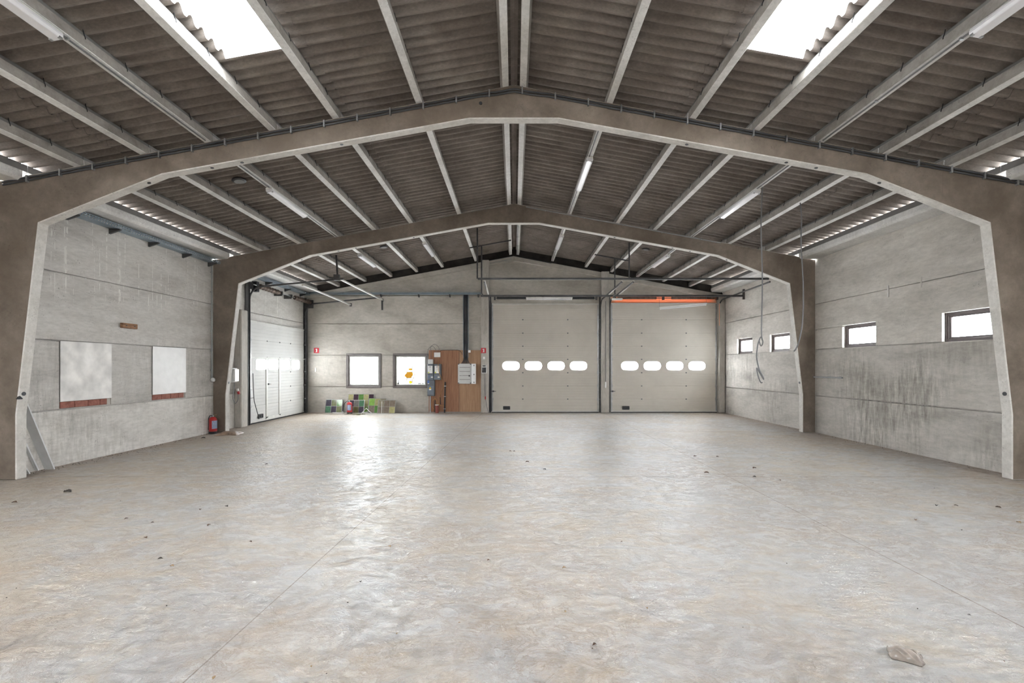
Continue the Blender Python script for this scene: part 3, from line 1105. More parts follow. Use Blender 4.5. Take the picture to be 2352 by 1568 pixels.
# torsion shafts over the doors
for (x0, x1, lb) in ((-0.75, 3.05, 'door_1'), (3.65, 7.45, 'door_2')):
    par = bpy.data.objects[lb]
    loc = wloc(par)
    MB().cyl((x0, YB - 0.26, 4.205), (x1, YB - 0.26, 4.205), 0.014, 10).build('torsion_shaft', M['dark_steel'], par)
    for (a, b_) in ((x0 + 0.12, x0 + 1.55), (x0 + 2.1, x1 - 0.12)):
        n = 26
        prof = []
        path = []
        rad = []
        for k in range(n * 2 + 1):
            path.append((a + (b_ - a) * k / (2 * n), YB - 0.26, 4.205))
            rad.append(0.048 if k % 2 else 0.036)
        MB().tube(path, rad, 12).build('torsion_spring', M['spring'] if lb == 'door_2' else M['black'], par)
    for a in (x0 + 0.04, (x0 + x1) / 2 - 0.1, x1 - 0.04):
        MB().box(a - 0.03, a + 0.03, YB - 0.32, YB - 0.2, 4.14, 4.27).build('shaft_bracket', M['dark_steel'], par)

# orange sheet over the right door
t = thing('orange_lintel_sheet', 'bright orange plastic sheet stretched above the right grey door', 'plastic sheet', (5.5, YB - 0.03, 4.05))
MB().box(3.60, 7.50, YB - 0.010, YB - 0.004, 4.056, 4.345).build('sheet', M['orange_sheet'], t)
MB().box(7.505, 7.525, YB - 0.235, YB - 0.225, 3.2, 4.0).build('side_strip', M['orange_sheet'], t)
portal('orange_portal', (5.54, YB + 0.25, 4.195), (R(-90), 0, 0), 3.64, 0.21)

# white side door with a wicket
SD = [0.04, 0.536, 1.03, 1.52, 1.98, 2.49, 3.05]
y0, y1 = 13.45, 16.92
w = y1 - y0
lit = [(13.77, 14.31), (14.46, 15.06), (15.23, 15.79), (15.98, 16.55)]
lites = [(a - y0, b_ - y0, 1.60, 1.92, 0.07) for a, b_ in lit]
t = sectional_door(3, 'white overhead door with a wicket door in the left wall', (-7.70, y0, 0), R(90), w, SD, M['door_white'], lites, 3, (0.95, 1.72, 2.45), 5)
ua, ub = 14.37 - y0, 15.12 - y0
mb = MB()
for (a, b_) in ((ua - 0.05, ua + 0.05), (ub - 0.02, ub + 0.09)):
    mb.box(a, b_, -0.018, -0.002, 0.10, 1.96)
mb.box(ua - 0.05, ub + 0.09, -0.018, -0.002, 0.06, 0.15)
mb.build('wicket_frame', M['frame_white'], t, local=True, bevel=0.004)
MB().box(0, w, -0.03, 0.0, 1.955, 1.985).build('middle_rail', M['frame_white'], t, local=True)
mb = MB()
mb.box(ua + 0.05, ua + 0.16, -0.055, -0.04, 1.145, 1.16)
mb.box(ua + 0.05, ua + 0.07, -0.05, -0.012, 1.13, 1.175)
mb.build('wicket_handle', M['dark_steel'], t, local=True)
for z in SD[1:4]:
    for u in (ua + 0.0, ub + 0.03):
        hinge(t, u, z)
grip(t, 0.55, 0.20)
MB().box(0.0, 0.18, -0.03, -0.012, 0.77, 0.785).build('latch', M['dark_steel'], t, local=True)
for u, inw in ((-0.06, 1), (w + 0.06, -1)):
    track(t, u, None, 4.02, inw, 2.75, 0.22)
    mb = MB()
    s = -1 if inw > 0 else 1
    mb.box(u + s * 0.05, u + s * 0.12, 0.02, 0.03, 0.0, 4.1)
    mb.box(u + s * 0.11, u + s * 0.12, -0.06, 0.03, 0.0, 4.1)
    for k in range(8):
        mb.box(u + min(0, s * 0.08), u + max(0, s * 0.08), 0.0, 0.03, 0.35 + 0.45 * k, 0.42 + 0.45 * k)
    mb.build('side_post', M['mid_steel'], t, local=True)
portal('door_portal', (-8.1, 15.15, 1.76), (0, R(-90), 0), 0.36, 3.0)
# springs and drive of the side door
zs_, xs_ = 4.06, -7.50


def side_local(p):
    """world -> local of the side door (turned by 90 degrees)"""
    return Vector((p[1] - y0, -(p[0] + 7.70), p[2]))


MB().cyl(side_local((xs_, 13.3, zs_)), side_local((xs_, 17.08, zs_)), 0.014, 10).build('torsion_shaft', M['steel'], t, local=True)
for (a, b_) in ((13.62, 14.75), (15.78, 16.98)):
    path, rad = [], []
    n = 7 if a < 14 else 7
    for k in range(n * 4 + 1):
        path.append(side_local((xs_, a + (b_ - a) * k / (4 * n), zs_)))
        rad.append(0.062 + 0.02 * math.sin(math.pi * k / 2))
    MB().tube(path, rad, 14).build('torsion_spring', M['spring'], t, local=True)
for y in (14.86, 15.5):
    mb = MB()
    q = side_local((xs_ - 0.10, y, zs_ - 0.02))
    mb.obox(q, (0.02, 0.26, 0.14))
    mb.obox(side_local((xs_, y, zs_)), (0.05, 0.11, 0.11))
    mb.build('shaft_bracket', M['dark_steel'], t, local=True, bevel=0.006)
    mb = MB()
    mb.obox(side_local((xs_, y + 0.07, zs_)), (0.12, 0.03, 0.03))
    mb.obox(side_local((xs_, y + 0.035, zs_)), (0.02, 0.08, 0.09))
    mb.build('cone', M['light_steel'], t, local=True)
MB().obox(side_local((xs_ - 0.05, 17.02, zs_ - 0.06)), (0.02, 0.3, 0.3)).build('end_plate', M['dark_steel'], t, local=True)
MB().obox(side_local((xs_ - 0.10, 13.30, zs_ - 0.03)), (0.02, 0.16, 0.2)).build('end_plate', M['dark_steel'], t, local=True)
MB().obox(side_local((-7.56, 13.50, 4.03)), (0.15, 0.15, 0.30)).build('drive_motor', M['black'], t, local=True, bevel=0.012)
MB().tube(smooth_path([side_local(p) for p in ((-7.6, 13.44, 1.5), (-7.58, 13.45, 0.8), (-7.56, 13.5, 0.55), (-7.56, 13.62, 0.3), (-7.58, 13.72, 0.14))], 6), 0.010, 6).build('spiral_cable', M['cable'], t, local=True)

# ------------------------------------------------------------------ steelwork hung from the roof
def angle_bar(mb, p, q, a=0.045, th=0.005, flip=1):
    p, q = Vector(p), Vector(q)
    d = (q - p).normalized()
    up = Vector((0, 0, 1)) if abs(d.z) < 0.9 else Vector((0, 1, 0))
    s = d.cross(up).normalized()
    u = s.cross(d)
    Mx = Matrix((s, d, u)).transposed()
    L = (q - p).length
    c = (p + q) / 2
    mb.obox(c + s * (a / 2) * flip, (a, L, th), Mx)
    mb.obox(c + u * (a / 2), (th, L, a), Mx)
    return mb


def frame_thing(name, label, cat, parts, base):
    t = thing(name, label, cat, base)
    for pn, m, fn in parts:
        mb = MB()
        fn(mb)
        mb.build(pn, m, t)
    return t


YA, YC = 13.62, 15.55
za, zc = 4.285, 4.08
t = thing('track_hanger', 'long dark steel angle hung across the hall in front of both grey doors, upper one', 'steel hanger', (3.2, YA, za))
MB().beam((-1.07, YA, za), (7.50, YA, za), 0.05, 0.055).build('cross_bar', M['dark_steel'], t)
for (x, zt) in ((-1.07, ztop(1.07) + 0.1), (3.41, ztop(3.41) + 0.1)):
    angle_bar(MB(), (x, YA, za), (x, YA, zt), 0.04).build('hanger', M['dark_steel'], t)
t = thing('track_hanger', 'lower long dark steel bar across the tops of the grey doors', 'steel hanger', (3.2, YC, zc))
MB().beam((-1.12, YC, zc), (7.72, YC, zc), 0.05, 0.06).build('cross_bar', M['dark_steel'], t)
for (x, xa, xb) in ((-1.05, -1.46, -0.10), (3.32, 2.64, 3.74)):
    yy = 15.15
    angle_bar(MB(), (x, yy, zc), (x, yy, ztop(x) - 0.03), 0.04).build('hanger', M['dark_steel'], t)
    MB().beam((xa, yy, ztop(xa) - 0.02), (xb, yy, ztop(xb) - 0.02), 0.04, 0.035).build('purlin_bar', M['dark_steel'], t)
    MB().beam((x, yy, zc), (x, YC, zc), 0.04, 0.03).build('tie', M['dark_steel'], t)
MB().box(7.69, 7.74, YC - 0.05, YC + 0.02, 3.96, 4.30).build('wall_plate', M['dark_steel'], t)
for (x, w_) in ((-0.87, 'beside the left gable post'), (3.20, 'just left of the middle gable post'), (3.54, 'just right of the middle gable post')):
    tag(MB().beam((x, YC, zc + 0.06), (x + (0.0), YA, za - 0.06), 0.045, 0.045).build('rail_brace', M['light_steel'], bevel=0.006),
        'pale steel channel linking the two dark cross bars, ' + w_, 'steel channel', 'channels between the cross bars')

# the side door's cross channels
t = thing('track_hanger', 'dark steel hanger carrying the white door tracks near the farther frame', 'steel hanger', (-5.08, 13.4, 4.2))
angle_bar(MB(), (-5.10, 13.38, 4.2), (-5.14, 13.38, 4.93), 0.04).build('hanger', M['dark_steel'], t)
MB().box(-5.22, -5.06, 13.34, 13.44, 4.19, 4.36).build('clamp_plate', M['dark_steel'], t)
MB().cyl((-5.35, 13.36, 4.27), (-5.2, 13.36, 4.27), 0.012, 8).build('bolt', M['dark_steel'], t)
for (xa, xb, za_, zb_, lb) in ((-6.13, -6.02, 4.06, 3.98, 'pale steel channel across the white door tracks, nearer the left wall'),
                              (-5.02, -4.85, 4.22, 4.15, 'pale steel channel across the white door tracks, farther from the left wall')):
    tt = thing('cross_channel', lb, 'steel channel', (xa, 13.4, za_), 'channels across the side door tracks')
    o = MB().beam((xa, 13.38, za_), (xb, 17.0, zb_), 0.055, 0.05).build('channel', M['light_steel'], tt, bevel=0.006)
    MB().box(xb - 0.035, xb + 0.035, 16.98, 17.03, zb_ - 0.06, zb_ + 0.05).build('end_bracket', M['dark_steel'], tt)
tag(MB().box(-4.87, -4.82, 16.93, 16.98, 3.78, 4.13).build('steel_stub', M['dark_steel']), 'short dark steel stub hanging from the end of the right track', 'steel stub')

# ------------------------------------------------------------------ cable trays
def tray(name, label, p, q, w, h, out, brk):
    """perforated U tray from p to q; out: unit vector from the wall"""
    p, q, out = Vector(p), Vector(q), Vector(out)
    t = thing(name, label, 'cable tray', p)
    d = (q - p).normalized()
    up = Vector((0, 0, 1))
    Mx = Matrix((out, d, up)).transposed()
    L = (q - p).length
    c = (p + q) / 2
    MB().obox(c + out * (w / 2), (w, L, 0.004), Mx).build('tray_bottom', M['tray'], t)
    # side flange as two rails and short webs (rows of slots)
    mb = MB()
    for k in (0, 1, 2):
        mb.obox(c + out * w + up * (h * k / 2), (0.004, L, 0.012), Mx)
    n = int(L / 0.06)
    for i in range(n + 1):
        pp = p + d * (L * i / n) + out * w
        mb.obox(pp + up * (h * 0.25), (0.003, 0.02, h / 2), Mx)
        mb.obox(pp + d * 0.03 + up * (h * 0.75), (0.003, 0.02, h / 2), Mx)
    mb.build('side_flange', M['tray'], t)
    MB().obox(c + out * 0.004 + up * (h / 2), (0.004, L, h), Mx).build('back_flange', M['tray'], t)
    for s in brk:
        pp = p + d * s
        mb = MB()
        v = []
        for off in (-0.022, 0.022):
            b0 = pp + d * off
            v += [b0 - up * 0.004, b0 + out * (w + 0.01) - up * 0.004, b0 + out * (w + 0.01) - up * 0.03, b0 - up * 0.10]
        mb.add(v, [(0, 1, 2, 3), (7, 6, 5, 4), (0, 4, 5, 1), (1, 5, 6, 2), (2, 6, 7, 3), (3, 7, 4, 0)])
        mb.build('bracket', M['dark_steel'], t)
    return t


tray('cable_tray', 'blue grey perforated cable tray high on the left wall between the frames', (-HW, 7.1, 4.33), (-HW, 11.86, 4.33), 0.2, 0.07, (1, 0, 0), (0.9, 1.75, 2.7, 3.7, 4.6))
tray('cable_tray', 'blue grey perforated cable tray above the white side door', (-HW, 12.1, 4.33), (-HW, 17.1, 4.33), 0.2, 0.07, (1, 0, 0), (1.0, 2.3, 3.5, 4.6))
tray('cable_tray', 'blue grey perforated cable tray along the back wall over the windows', (-7.53, YB, 4.37), (-1.24, YB, 4.37), 0.12, 0.075, (0, -1, 0), (2.6, 4.0, 5.15, 6.2))
# vertical ladder with the cables to the distribution box
t = thing('cable_duct', 'upright cable duct full of black cables above the grey cabinet', 'cable duct', (-1.79, YB, 2.0))
for x in (-1.885, -1.70):
    MB().box(x - 0.006, x + 0.006, YB - 0.07, YB, 2.03, 4.36).build('side_rail', M['tray'], t)
for z in (2.2, 2.55, 2.9, 3.25, 3.6, 3.95, 4.25):
    MB().box(-1.885, -1.70, YB - 0.012, YB, z, z + 0.03).build('rung', M['tray'], t)
for i in range(7):
    x = -1.86 + i * 0.023
    wob = random.uniform(-0.012, 0.012)
    xe = -1.96 + i * 0.052
    MB().tube(smooth_path([(x, YB - 0.03, 4.36), (x + wob, YB - 0.036, 3.7), (x - wob, YB - 0.03, 3.0), (x + wob, YB - 0.04, 2.3), (x, YB - 0.045, 1.98), (xe, YB - 0.07, 1.80)], 5), 0.011, 6).build('cable', M['cable'], t)

# ------------------------------------------------------------------ fluorescent lamps
def lamp(x, y0, label, on=0.0):
    side = -1 if x < 0 else 1
    t = thing('fluorescent_lamp', label, 'lamp', (x, y0, ztop(x)), 'fluorescent lamps under the purlins')
    t.rotation_euler = (0, side * ANG, 0)
    L = 1.5
    MB().prism([(-0.06, -0.045), (-0.05, -0.012), (0.05, -0.012), (0.06, -0.045)], 0, L).build('housing', M['white_plastic'], t, local=True, bevel=0.004)
    d = MB()
    prof = [(-0.068, -0.045), (-0.064, -0.075), (-0.045, -0.1), (0.045, -0.1), (0.064, -0.075), (0.068, -0.045)]
    d.prism(prof, 0.01, L - 0.01)
    d.build('diffuser', M['diffuser'], t, local=True, bevel=0.008, seg=2)
    for yy in (0.02, L - 0.05):
        for xx in (-0.045, 0.045):
            MB().box(xx - 0.012, xx + 0.012, yy, yy + 0.03, -0.107, -0.04).build('clip', M['steel'], t, local=True)
    return t


lamp(-4.57, 3.12, 'long fluorescent lamp in the foreground, left of the ridge')
lamp(4.57, 3.08, 'long fluorescent lamp in the foreground, right of the ridge')
lamp(-4.57, 8.58, 'fluorescent lamp between the two frames, left of the ridge')
lamp(4.57, 8.64, 'fluorescent lamp between the two frames, beside the hanging cable')
lamp(1.42, 8.6, 'fluorescent lamp between the two frames, nearest the ridge')
lamp(-4.57, 13.6, 'fluorescent lamp in the back bay, left slope, nearer the left wall')
lamp(-2.66, 13.62, 'fluorescent lamp in the back bay, left slope, nearer the ridge')
lamp(1.42, 13.65, 'fluorescent lamp in the back bay, right slope, nearer the ridge')
lamp(4.57, 13.65, 'fluorescent lamp in the back bay, right slope, nearer the right wall')


def batten_lamp(label, p, q, wires=None):
    t = thing('batten_lamp', label, 'lamp', p)
    MB().beam(p, q, 0.055, 0.05).build('housing', M['white_plastic'], t, bevel=0.006)
    p, q = Vector(p), Vector(q)
    d = (q - p).normalized()
    MB().cyl(p + d * 0.05 - Vector((0, 0, 0.05)), q - d * 0.05 - Vector((0, 0, 0.05)), 0.016, 10).build('tube', M['diffuser'], t)
    for e in (p + d * 0.03, q - d * 0.03):
        MB().obox(e - Vector((0, 0, 0.04)), (0.03, 0.03, 0.06)).build('tube_holder', M['white_plastic'], t)
    for (a, b_) in wires or ():
        MB().tube([a, b_], 0.004, 5).build('wire', M['grey_cable'], t)
    return t


batten_lamp('white batten lamp hung level under the lower cross bar', (0.40, YC - 0.02, 4.005), (1.96, YC - 0.02, 4.005))
batten_lamp('white batten lamp hanging tilted on wires before the right door', (4.88, YC - 0.05, 3.675), (6.46, YC - 0.05, 3.82),
            (((4.88, YC - 0.04, 3.70), (4.87, YC - 0.03, 4.08)), ((6.46, YC - 0.04, 3.84), (6.46, YC - 0.03, 4.08))))
tag(MB().box(3.28, 3.64, YC - 0.06, YC + 0.04, 3.935, 4.0).build('door_operator', M['white_plastic'], bevel=0.012), 'small white box under the lower cross bar by the middle post', 'box')
# ------------------------------------------------------------------ conduits
def conduit(label, pts, r=0.012, m='conduit', clips=None, name='conduit', cat='conduit', smooth=False, group=None):
    pts = smooth_path(pts, 6) if smooth else [Vector(p) for p in pts]
    t = thing(name, label, cat, pts[0], group)
    MB().tube(pts, r, 8).build('pipe', M[m], t)
    for (c, size) in clips or ():
        MB().obox(c, size).build('clip', M['steel'], t)
    return t


for k, off in enumerate((0.085, 0.045)):
    pts, cl = [], []
    for i in range(-30, 31):
        x = i * 7.6 / 30
        z = ztop(x) - off - (0.02 if abs(x) < 0.3 else 0)
        pts.append((x, Y1 - 0.016, z))
    if k == 0:
        for i in range(-15, 16):
            x = i * 0.49 + 0.12
            if abs(x) < 7.5:
                cl.append(((x, Y1 - 0.016, ztop(x) - 0.066), (0.02, 0.05, 0.10)))
    conduit('dark conduit running over the face of the nearer frame, %s of two' % ('lower' if k == 0 else 'upper'), pts, 0.014, 'dark_conduit', cl, group='conduits on the nearer frame')
pts = [(x, Y2 - 0.014, ztop(x) - 0.03) for x in [0.3 + 0.5 * i for i in range(11)]]
conduit('thin grey conduit on the right half of the farther frame', pts, 0.012, 'conduit', [((x, Y2 - 0.014, ztop(x) - 0.03), (0.02, 0.035, 0.035)) for x in (0.8, 1.8, 2.8, 3.8, 4.8)])
for (x, bay, lb) in ((-4.57, 0, 'left slope of the foreground bay'), (4.57, 0, 'right slope of the foreground bay'), (-4.57, 1, 'left slope of the middle bay'), (4.57, 1, 'right slope of the middle bay'), (1.42, 1, 'middle bay near the ridge'),
                     (1.42, 2, 'back bay near the ridge'), (0.13, 2, 'back bay at the ridge'), (4.57, 2, 'right slope of the back bay')):
    y0_, y1_ = BAYS[bay][0], BAYS[bay][1]
    z = ztop(x) - 0.014
    xo = x - 0.02 * (1 if x > 0 else -1)
    conduit('thin grey conduit under a lamp purlin, ' + lb, [(xo, y0_ + 0.05, z), (xo, y1_ - 0.15, z)], 0.010, 'grey_cable',
            [((xo, y0_ + 0.6 + 1.1 * i, z), (0.035, 0.02, 0.024)) for i in range(4)], group='conduits under the purlins')
# gable edge conduits
conduit('pair of pale conduits on the gable rafter left of the ridge, upper', [(-0.9, YB - 0.105, ztop(0.9) - 0.11), (-0.05, YB - 0.105, ztop(0.05) - 0.11)], 0.014, 'conduit')
conduit('pair of pale conduits on the gable rafter left of the ridge, lower', [(-0.9, YB - 0.105, ztop(0.9) - 0.20), (-0.1, YB - 0.105, ztop(0.1) - 0.20)], 0.012, 'conduit')
conduit('black cable along the gable rafter right of the ridge', [(0.0, YB - 0.105, RZ - 0.1), (0.6, YB - 0.105, ztop(0.6) - 0.11), (1.38, YB - 0.105, ztop(1.38) - 0.11)], 0.010, 'cable')
conduit('upright grey conduit in the corner of the left wall and farther frame', [(-7.725, 11.80, 4.4), (-7.725, 11.80, 1.40)], 0.014, 'conduit',
        [((-7.735, 11.80, z), (0.03, 0.05, 0.025)) for z in (4.1, 3.6, 3.1, 2.6, 2.1, 1.6)])
tag(MB().lathe([(0.03, 0), (0.05, 0.02), (0.05, 0.07), (0.02, 0.1)], (-7.69, 11.79, 1.31), 14).build('socket_outlet', M['white_plastic']), 'white outlet at the foot of the corner conduit, left wall', 'outlet')
conduit('short grey pipe on the right wall beside the farther frame', [(7.70, 11.86, 1.43), (7.70, 10.84, 1.43)], 0.02, 'conduit', [((7.72, 10.95, 1.43), (0.06, 0.03, 0.05))], name='pipe', cat='pipe')
tag(MB().box(7.735, 7.75, 9.55, 9.58, 3.13, 3.37).build('wall_bracket', M['light_steel']), 'small steel strap on the upper joint of the right wall', 'bracket')
tag(MB().box(7.745, 7.75, 8.78, 8.81, 3.2, 3.4).build('wall_strap', M['post']), 'faint grey strap above the right wall windows, nearer one', 'bracket')

# loose cables hanging from the right slope
pts = [at(1751, 430, 8.6), at(1748, 520, 8.6), at(1751, 640, 8.6), at(1749, 760, 8.6), at(1752, 785, 8.6), at(1748, 794, 8.55), at(1744, 783, 8.55), at(1747, 774, 8.6), at(1741, 790, 8.6), at(1738, 820, 8.6),
       at(1744, 848, 8.6), at(1753, 866, 8.55), at(1753, 870, 8.55), at(1745, 856, 8.6), at(1738, 845, 8.6), at(1741, 862, 8.6), at(1747, 877, 8.6), at(1751, 878, 8.6)]
tag(MB().tube(smooth_path(pts, 8), 0.011, 6).build('hanging_cable', M['grey_cable']), 'grey cable hanging in loops from the right lamp between the frames', 'cable')
pts = [Vector((5.53, 8.93, ztop(5.53))), at(1841, 500, 8.93), at(1840, 560, 8.93), at(1845, 660, 8.93), at(1843, 740, 8.93), at(1833, 790, 8.93), at(1824, 806, 8.93), at(1829, 801, 8.9)]
tag(MB().tube(smooth_path(pts, 8), 0.011, 6).build('hanging_cable', M['grey_cable']), 'grey cable hanging straight from the purlin nearer the right wall', 'cable')

# round roof vents
for (x, y, lb) in ((-5.06, 8.5, 'dark round vent plate in the roof between the two frames'), (-3.95, 14.0, 'dark oval vent plate in the back bay roof, left slope'), (4.05, 14.2, 'dark oval vent plate in the back bay roof, right slope')):
    side = -1 if x < 0 else 1
    t = thing('roof_vent', lb, 'vent', (x, y, SHEET0 - SL * abs(x) - 0.05), 'roof vents')
    t.rotation_euler = (0, side * ANG, 0)
    MB().lathe([(0.05, 0.02), (0.12, 0.02), (0.12, 0.0), (0.10, -0.008), (0.03, -0.01)], (0, 0, 0), 24).build('vent_ring', M['dark_trim'], t, local=True)
    MB().lathe([(0.085, 0.0), (0.085, -0.016)], (0, 0, 0), 20).build('vent_plate', M['batten'], t, local=True)

# ------------------------------------------------------------------ left wall: boarded openings
for i, (a, b_) in enumerate(LW):
    m = M['white_board'] if i == 0 else M['clean_board']
    lb = ('stained white board closing the opening nearer the leaning planks, left wall', 'clean white board closing the opening nearer the fire extinguisher, left wall')[i]
    tag(MB().box(-HW + 0.004, -HW + 0.02, a + 0.005, b_ - 0.005, 1.09, 2.128).build('closing_board', m, bevel=0.002), lb, 'board', 'white boards in the left wall')
    t = thing('brick_course', 'single course of red bricks under the %s white board' % ('stained' if i == 0 else 'clean'), 'bricks', (-HW, a, JOINTS[0]), 'brick courses under the boards')
    y = a + 0.01
    k = 0
    ws = [0.27, 0.255, 0.245, 0.15] if i == 0 else [0.27, 0.26, 0.25, 0.17]
    for wd in ws:
        MB().box(-HW - 0.09, -HW + 0.004 - 0.002 * (k % 2), y, y + wd - 0.012, 0.975, 1.085).build('brick', M['brick'], t, bevel=0.004)
        y += wd
    MB().box(-HW - 0.15, -HW - 0.012, a, b_, JOINTS[0] + 0.009, 1.09).build('mortar', M['post'], t)
    MB().box(-HW - 0.15, -HW - 0.03, a, b_, 1.09, 2.122).build('backing', M['board'], t)
t = thing('wood_block', 'short brown wooden block bolted to the left wall above the boards', 'wood block', (-7.7, 9.26, 2.46))
MB().box(-HW, -7.69, 9.08, 9.44, 2.455, 2.555).build('block', M['wood'], t, bevel=0.006)
for y in (9.16, 9.36):
    MB().cyl((-7.69, y, 2.505), (-7.682, y, 2.505), 0.012, 8).build('bolt', M['dark_steel'], t)

# planks leaning behind the nearer left column
def plank(label, base, top, w, th, m='plank'):
    base, top = Vector(base), Vector(top)
    d = (top - base).normalized()
    s = Vector((1, 0, 0.0))
    s = (s - d * s.dot(d)).normalized()
    u = s.cross(d)
    Mx = Matrix((s, u, d)).transposed()
    return tag(MB().obox((base + top) / 2, (w, th, (top - base).length), Mx).build('plank', M[m], bevel=0.002), label, 'plank', 'white planks leaning by the column')


plank('broad white plank leaning behind the nearer left column', (-7.60, 7.56, 0.012), (-7.60, 7.06, 1.32), 0.16, 0.02)
plank('narrow white plank leaning beside the broad one, nearer the column', (-7.70, 7.46, 0.012), (-7.70, 7.07, 0.95), 0.05, 0.02)
plank('short white offcut leaning at the foot of the nearer left column', (-7.62, 7.24, 0.008), (-7.62, 7.06, 0.34), 0.07, 0.016)


# ------------------------------------------------------------------ signs
def sign(label, x, z, y):
    t = thing('fire_sign', label, 'sign', (x, y, z), 'red fire extinguisher signs')
    MB().box(x - 0.095, x + 0.095, y - 0.006, y, z - 0.095, z + 0.095).build('sign_plate', M['sign_red'], t)
    poly = [(-0.034, -0.06), (0.030, -0.06), (0.030, 0.035), (0.022, 0.058), (0.006, 0.066), (-0.012, 0.062), (-0.030, 0.048), (-0.038, 0.024), (-0.030, 0.020), (-0.022, 0.034), (-0.010, 0.036), (-0.010, -0.046), (-0.034, -0.046)]
    MB().prism([(x + a, z + b_) for a, b_ in poly], y - 0.009, y - 0.006).build('pictogram', M['sign_white'], t)


sign('red fire sign on the back wall next to the white side door', -7.34, 2.30, YB)
sign('red fire sign on the gable post by the wooden panel', -1.125, 2.29, YB - 0.2)
tag(MB().box(-7.39, -7.35, YB - 0.03, YB, 1.50, 1.66).build('light_switch', M['white_plastic'], bevel=0.006), 'slim white wall switch below the left fire sign', 'switch')

# ------------------------------------------------------------------ electrical corner
PY = YB - 0.03
t = thing('plywood_panel', 'tall brown plywood panel on the back wall behind the meters', 'panel', (-2.19, YB, 0.03))
MB().box(-3.165, -2.041, YB - 0.025, YB, 0.03, 2.31).build('left_sheet', M['ply'], t)
MB().box(-2.039, -1.225, YB - 0.025, YB, 0.03, 2.31).build('right_sheet', M['ply'], t)


def ex(cx):
    return ((970 + cx * 160 / 1394.0) - VX) * YB / F


def ez(cy):
    return CAMZ - ((780 + cy * 160 / 1394.0) - VY) * YB / F


def ebox(mb, a, b_, c, d, t0, t1):
    return mb.box(ex(a), ex(b_), PY - t1, PY - t0, ez(d), ez(c))


for i, (a, b_, lb) in enumerate(((120, 240, 'dark blue electricity meter box next to the window'), (248, 390, 'dark blue electricity meter box, right one of the pair'))):
    t = thing('meter_box', lb, 'meter', (ex((a + b_) / 2), PY, ez(800)), 'electricity meters')
    ebox(MB(), a, b_, 485, 800, 0, 0.16).build('housing', M['meter_box'], t, bevel=0.01)
    ebox(MB(), a + 4, b_ - 4 - (20 if i else 0), 695, 797, 0.16, 0.175).build('cover', M['meter_low'], t, bevel=0.005)
    fa = a + 12 if i == 0 else a + 18
    f = ebox(MB(), fa, fa + 92, 520, 670, 0.16, 0.178).build('meter_face', M['white_plastic'], t, bevel=0.006)
    ebox(MB(), fa + 32, fa + 58, 540, 550, 0.178, 0.181).build('display', M['black'], f)
    for (q, w_) in ((572, 22), (596, 22), (618, 12)):
        ebox(MB(), fa + 36, fa + 36 + w_, q, q + 4, 0.178, 0.180).build('print', M['grey_cable'], f)
    ebox(MB(), fa + 2, fa + 28, 640, 668, 0.178, 0.180).build('sticker', M['lime'], f)
    ebox(MB(), fa + 60, fa + 100, 735, 756, 0.175, 0.177).build('label', M['white_plastic'], t)
    ebox(MB(), fa + 16, fa + 24, 722, 752, 0.175, 0.177).build('mark', M['blue'], t)
t = thing('fuse_box', 'tall dark fuse box with a yellow warning triangle under the meters', 'fuse box', (ex(190), PY, ez(1120)))
ebox(MB(), 120, 262, 803, 1120, 0, 0.16).build('housing', M['meter_box'], t, bevel=0.01)
ebox(MB(), 126, 246, 915, 1092, 0.16, 0.172).build('cover', M['meter_low'], t, bevel=0.005)
ebox(MB(), 120, 158, 812, 868, 0.16, 0.163).build('sticker', M['blue'], t)
ebox(MB(), 128, 158, 868, 880, 0.16, 0.163).build('label', M['white_plastic'], t)
MB().prism([(ex(152), ez(978)), (ex(201), ez(978)), (ex(177), ez(935))], PY - 0.176, PY - 0.172).build('warning_triangle', M['yellow'], t)
MB().prism([(ex(180), ez(948)), (ex(173), ez(962)), (ex(177), ez(962)), (ex(174), ez(973)), (ex(182), ez(958)), (ex(178), ez(958))], PY - 0.178, PY - 0.176).build('bolt_symbol', M['black'], t)
ebox(MB(), 155, 198, 980, 1003, 0.172, 0.175).build('label', M['white_plastic'], t)
tag(ebox(MB(), 132, 227, 392, 484, 0, 0.12).build('junction_box', M['cabinet'], bevel=0.008), 'small grey junction box on top of the left meter', 'junction box')
tag(ebox(MB(), 245, 368, 255, 350, 0, 0.08).build('junction_box', M['white_plastic'], bevel=0.006), 'cream junction box near the top of the wooden panel', 'junction box')
tag(ebox(MB(), 925, 970, 210, 258, 0, 0.05).build('junction_box', M['white_plastic'], bevel=0.006), 'tiny white box beside the upright cable duct', 'junction box')
t = thing('distribution_cabinet', 'light grey distribution cabinet with its door swung open, under the cable duct', 'cabinet', (ex(860), PY, ez(880)))
ebox(MB(), 722, 990, 478, 878, 0, 0.13).build('housing', M['cabinet'], t, bevel=0.008)
ebox(MB(), 752, 972, 505, 860, 0.13, 0.14).build('front_plate', M['cabinet'], t, bevel=0.004)
for z in (552, 633, 715, 792):
    o = ebox(MB(), 755, 965, z - 3, z + 3, 0.14, 0.1425).build('breaker_slot', M['dark_trim'], t)
ebox(MB(), 790, 820, 716, 728, 0.14, 0.146).build('label', M['grey_plastic'], t)
ebox(MB(), 935, 962, 706, 732, 0.14, 0.148).build('breaker', M['dark_trim'], t)
for (a, z) in ((724, 488), (962, 488), (724, 862), (962, 862)):
    ebox(MB(), a, a + 24, z - 8, z + 8, 0.13, 0.137).build('corner_lock', M['dark_trim'], t)
dm = MB()
p0 = Vector((ex(992), PY - 0.13, 0))
dm.prism([(ex(992), PY - 0.13), (ex(1080), PY - 0.26), (ex(1080) + 0.012, PY - 0.235), (ex(992) + 0.012, PY - 0.11)], ez(878), ez(480), 'z')
d_o = dm.build('cabinet_door', M['cabinet'], t)
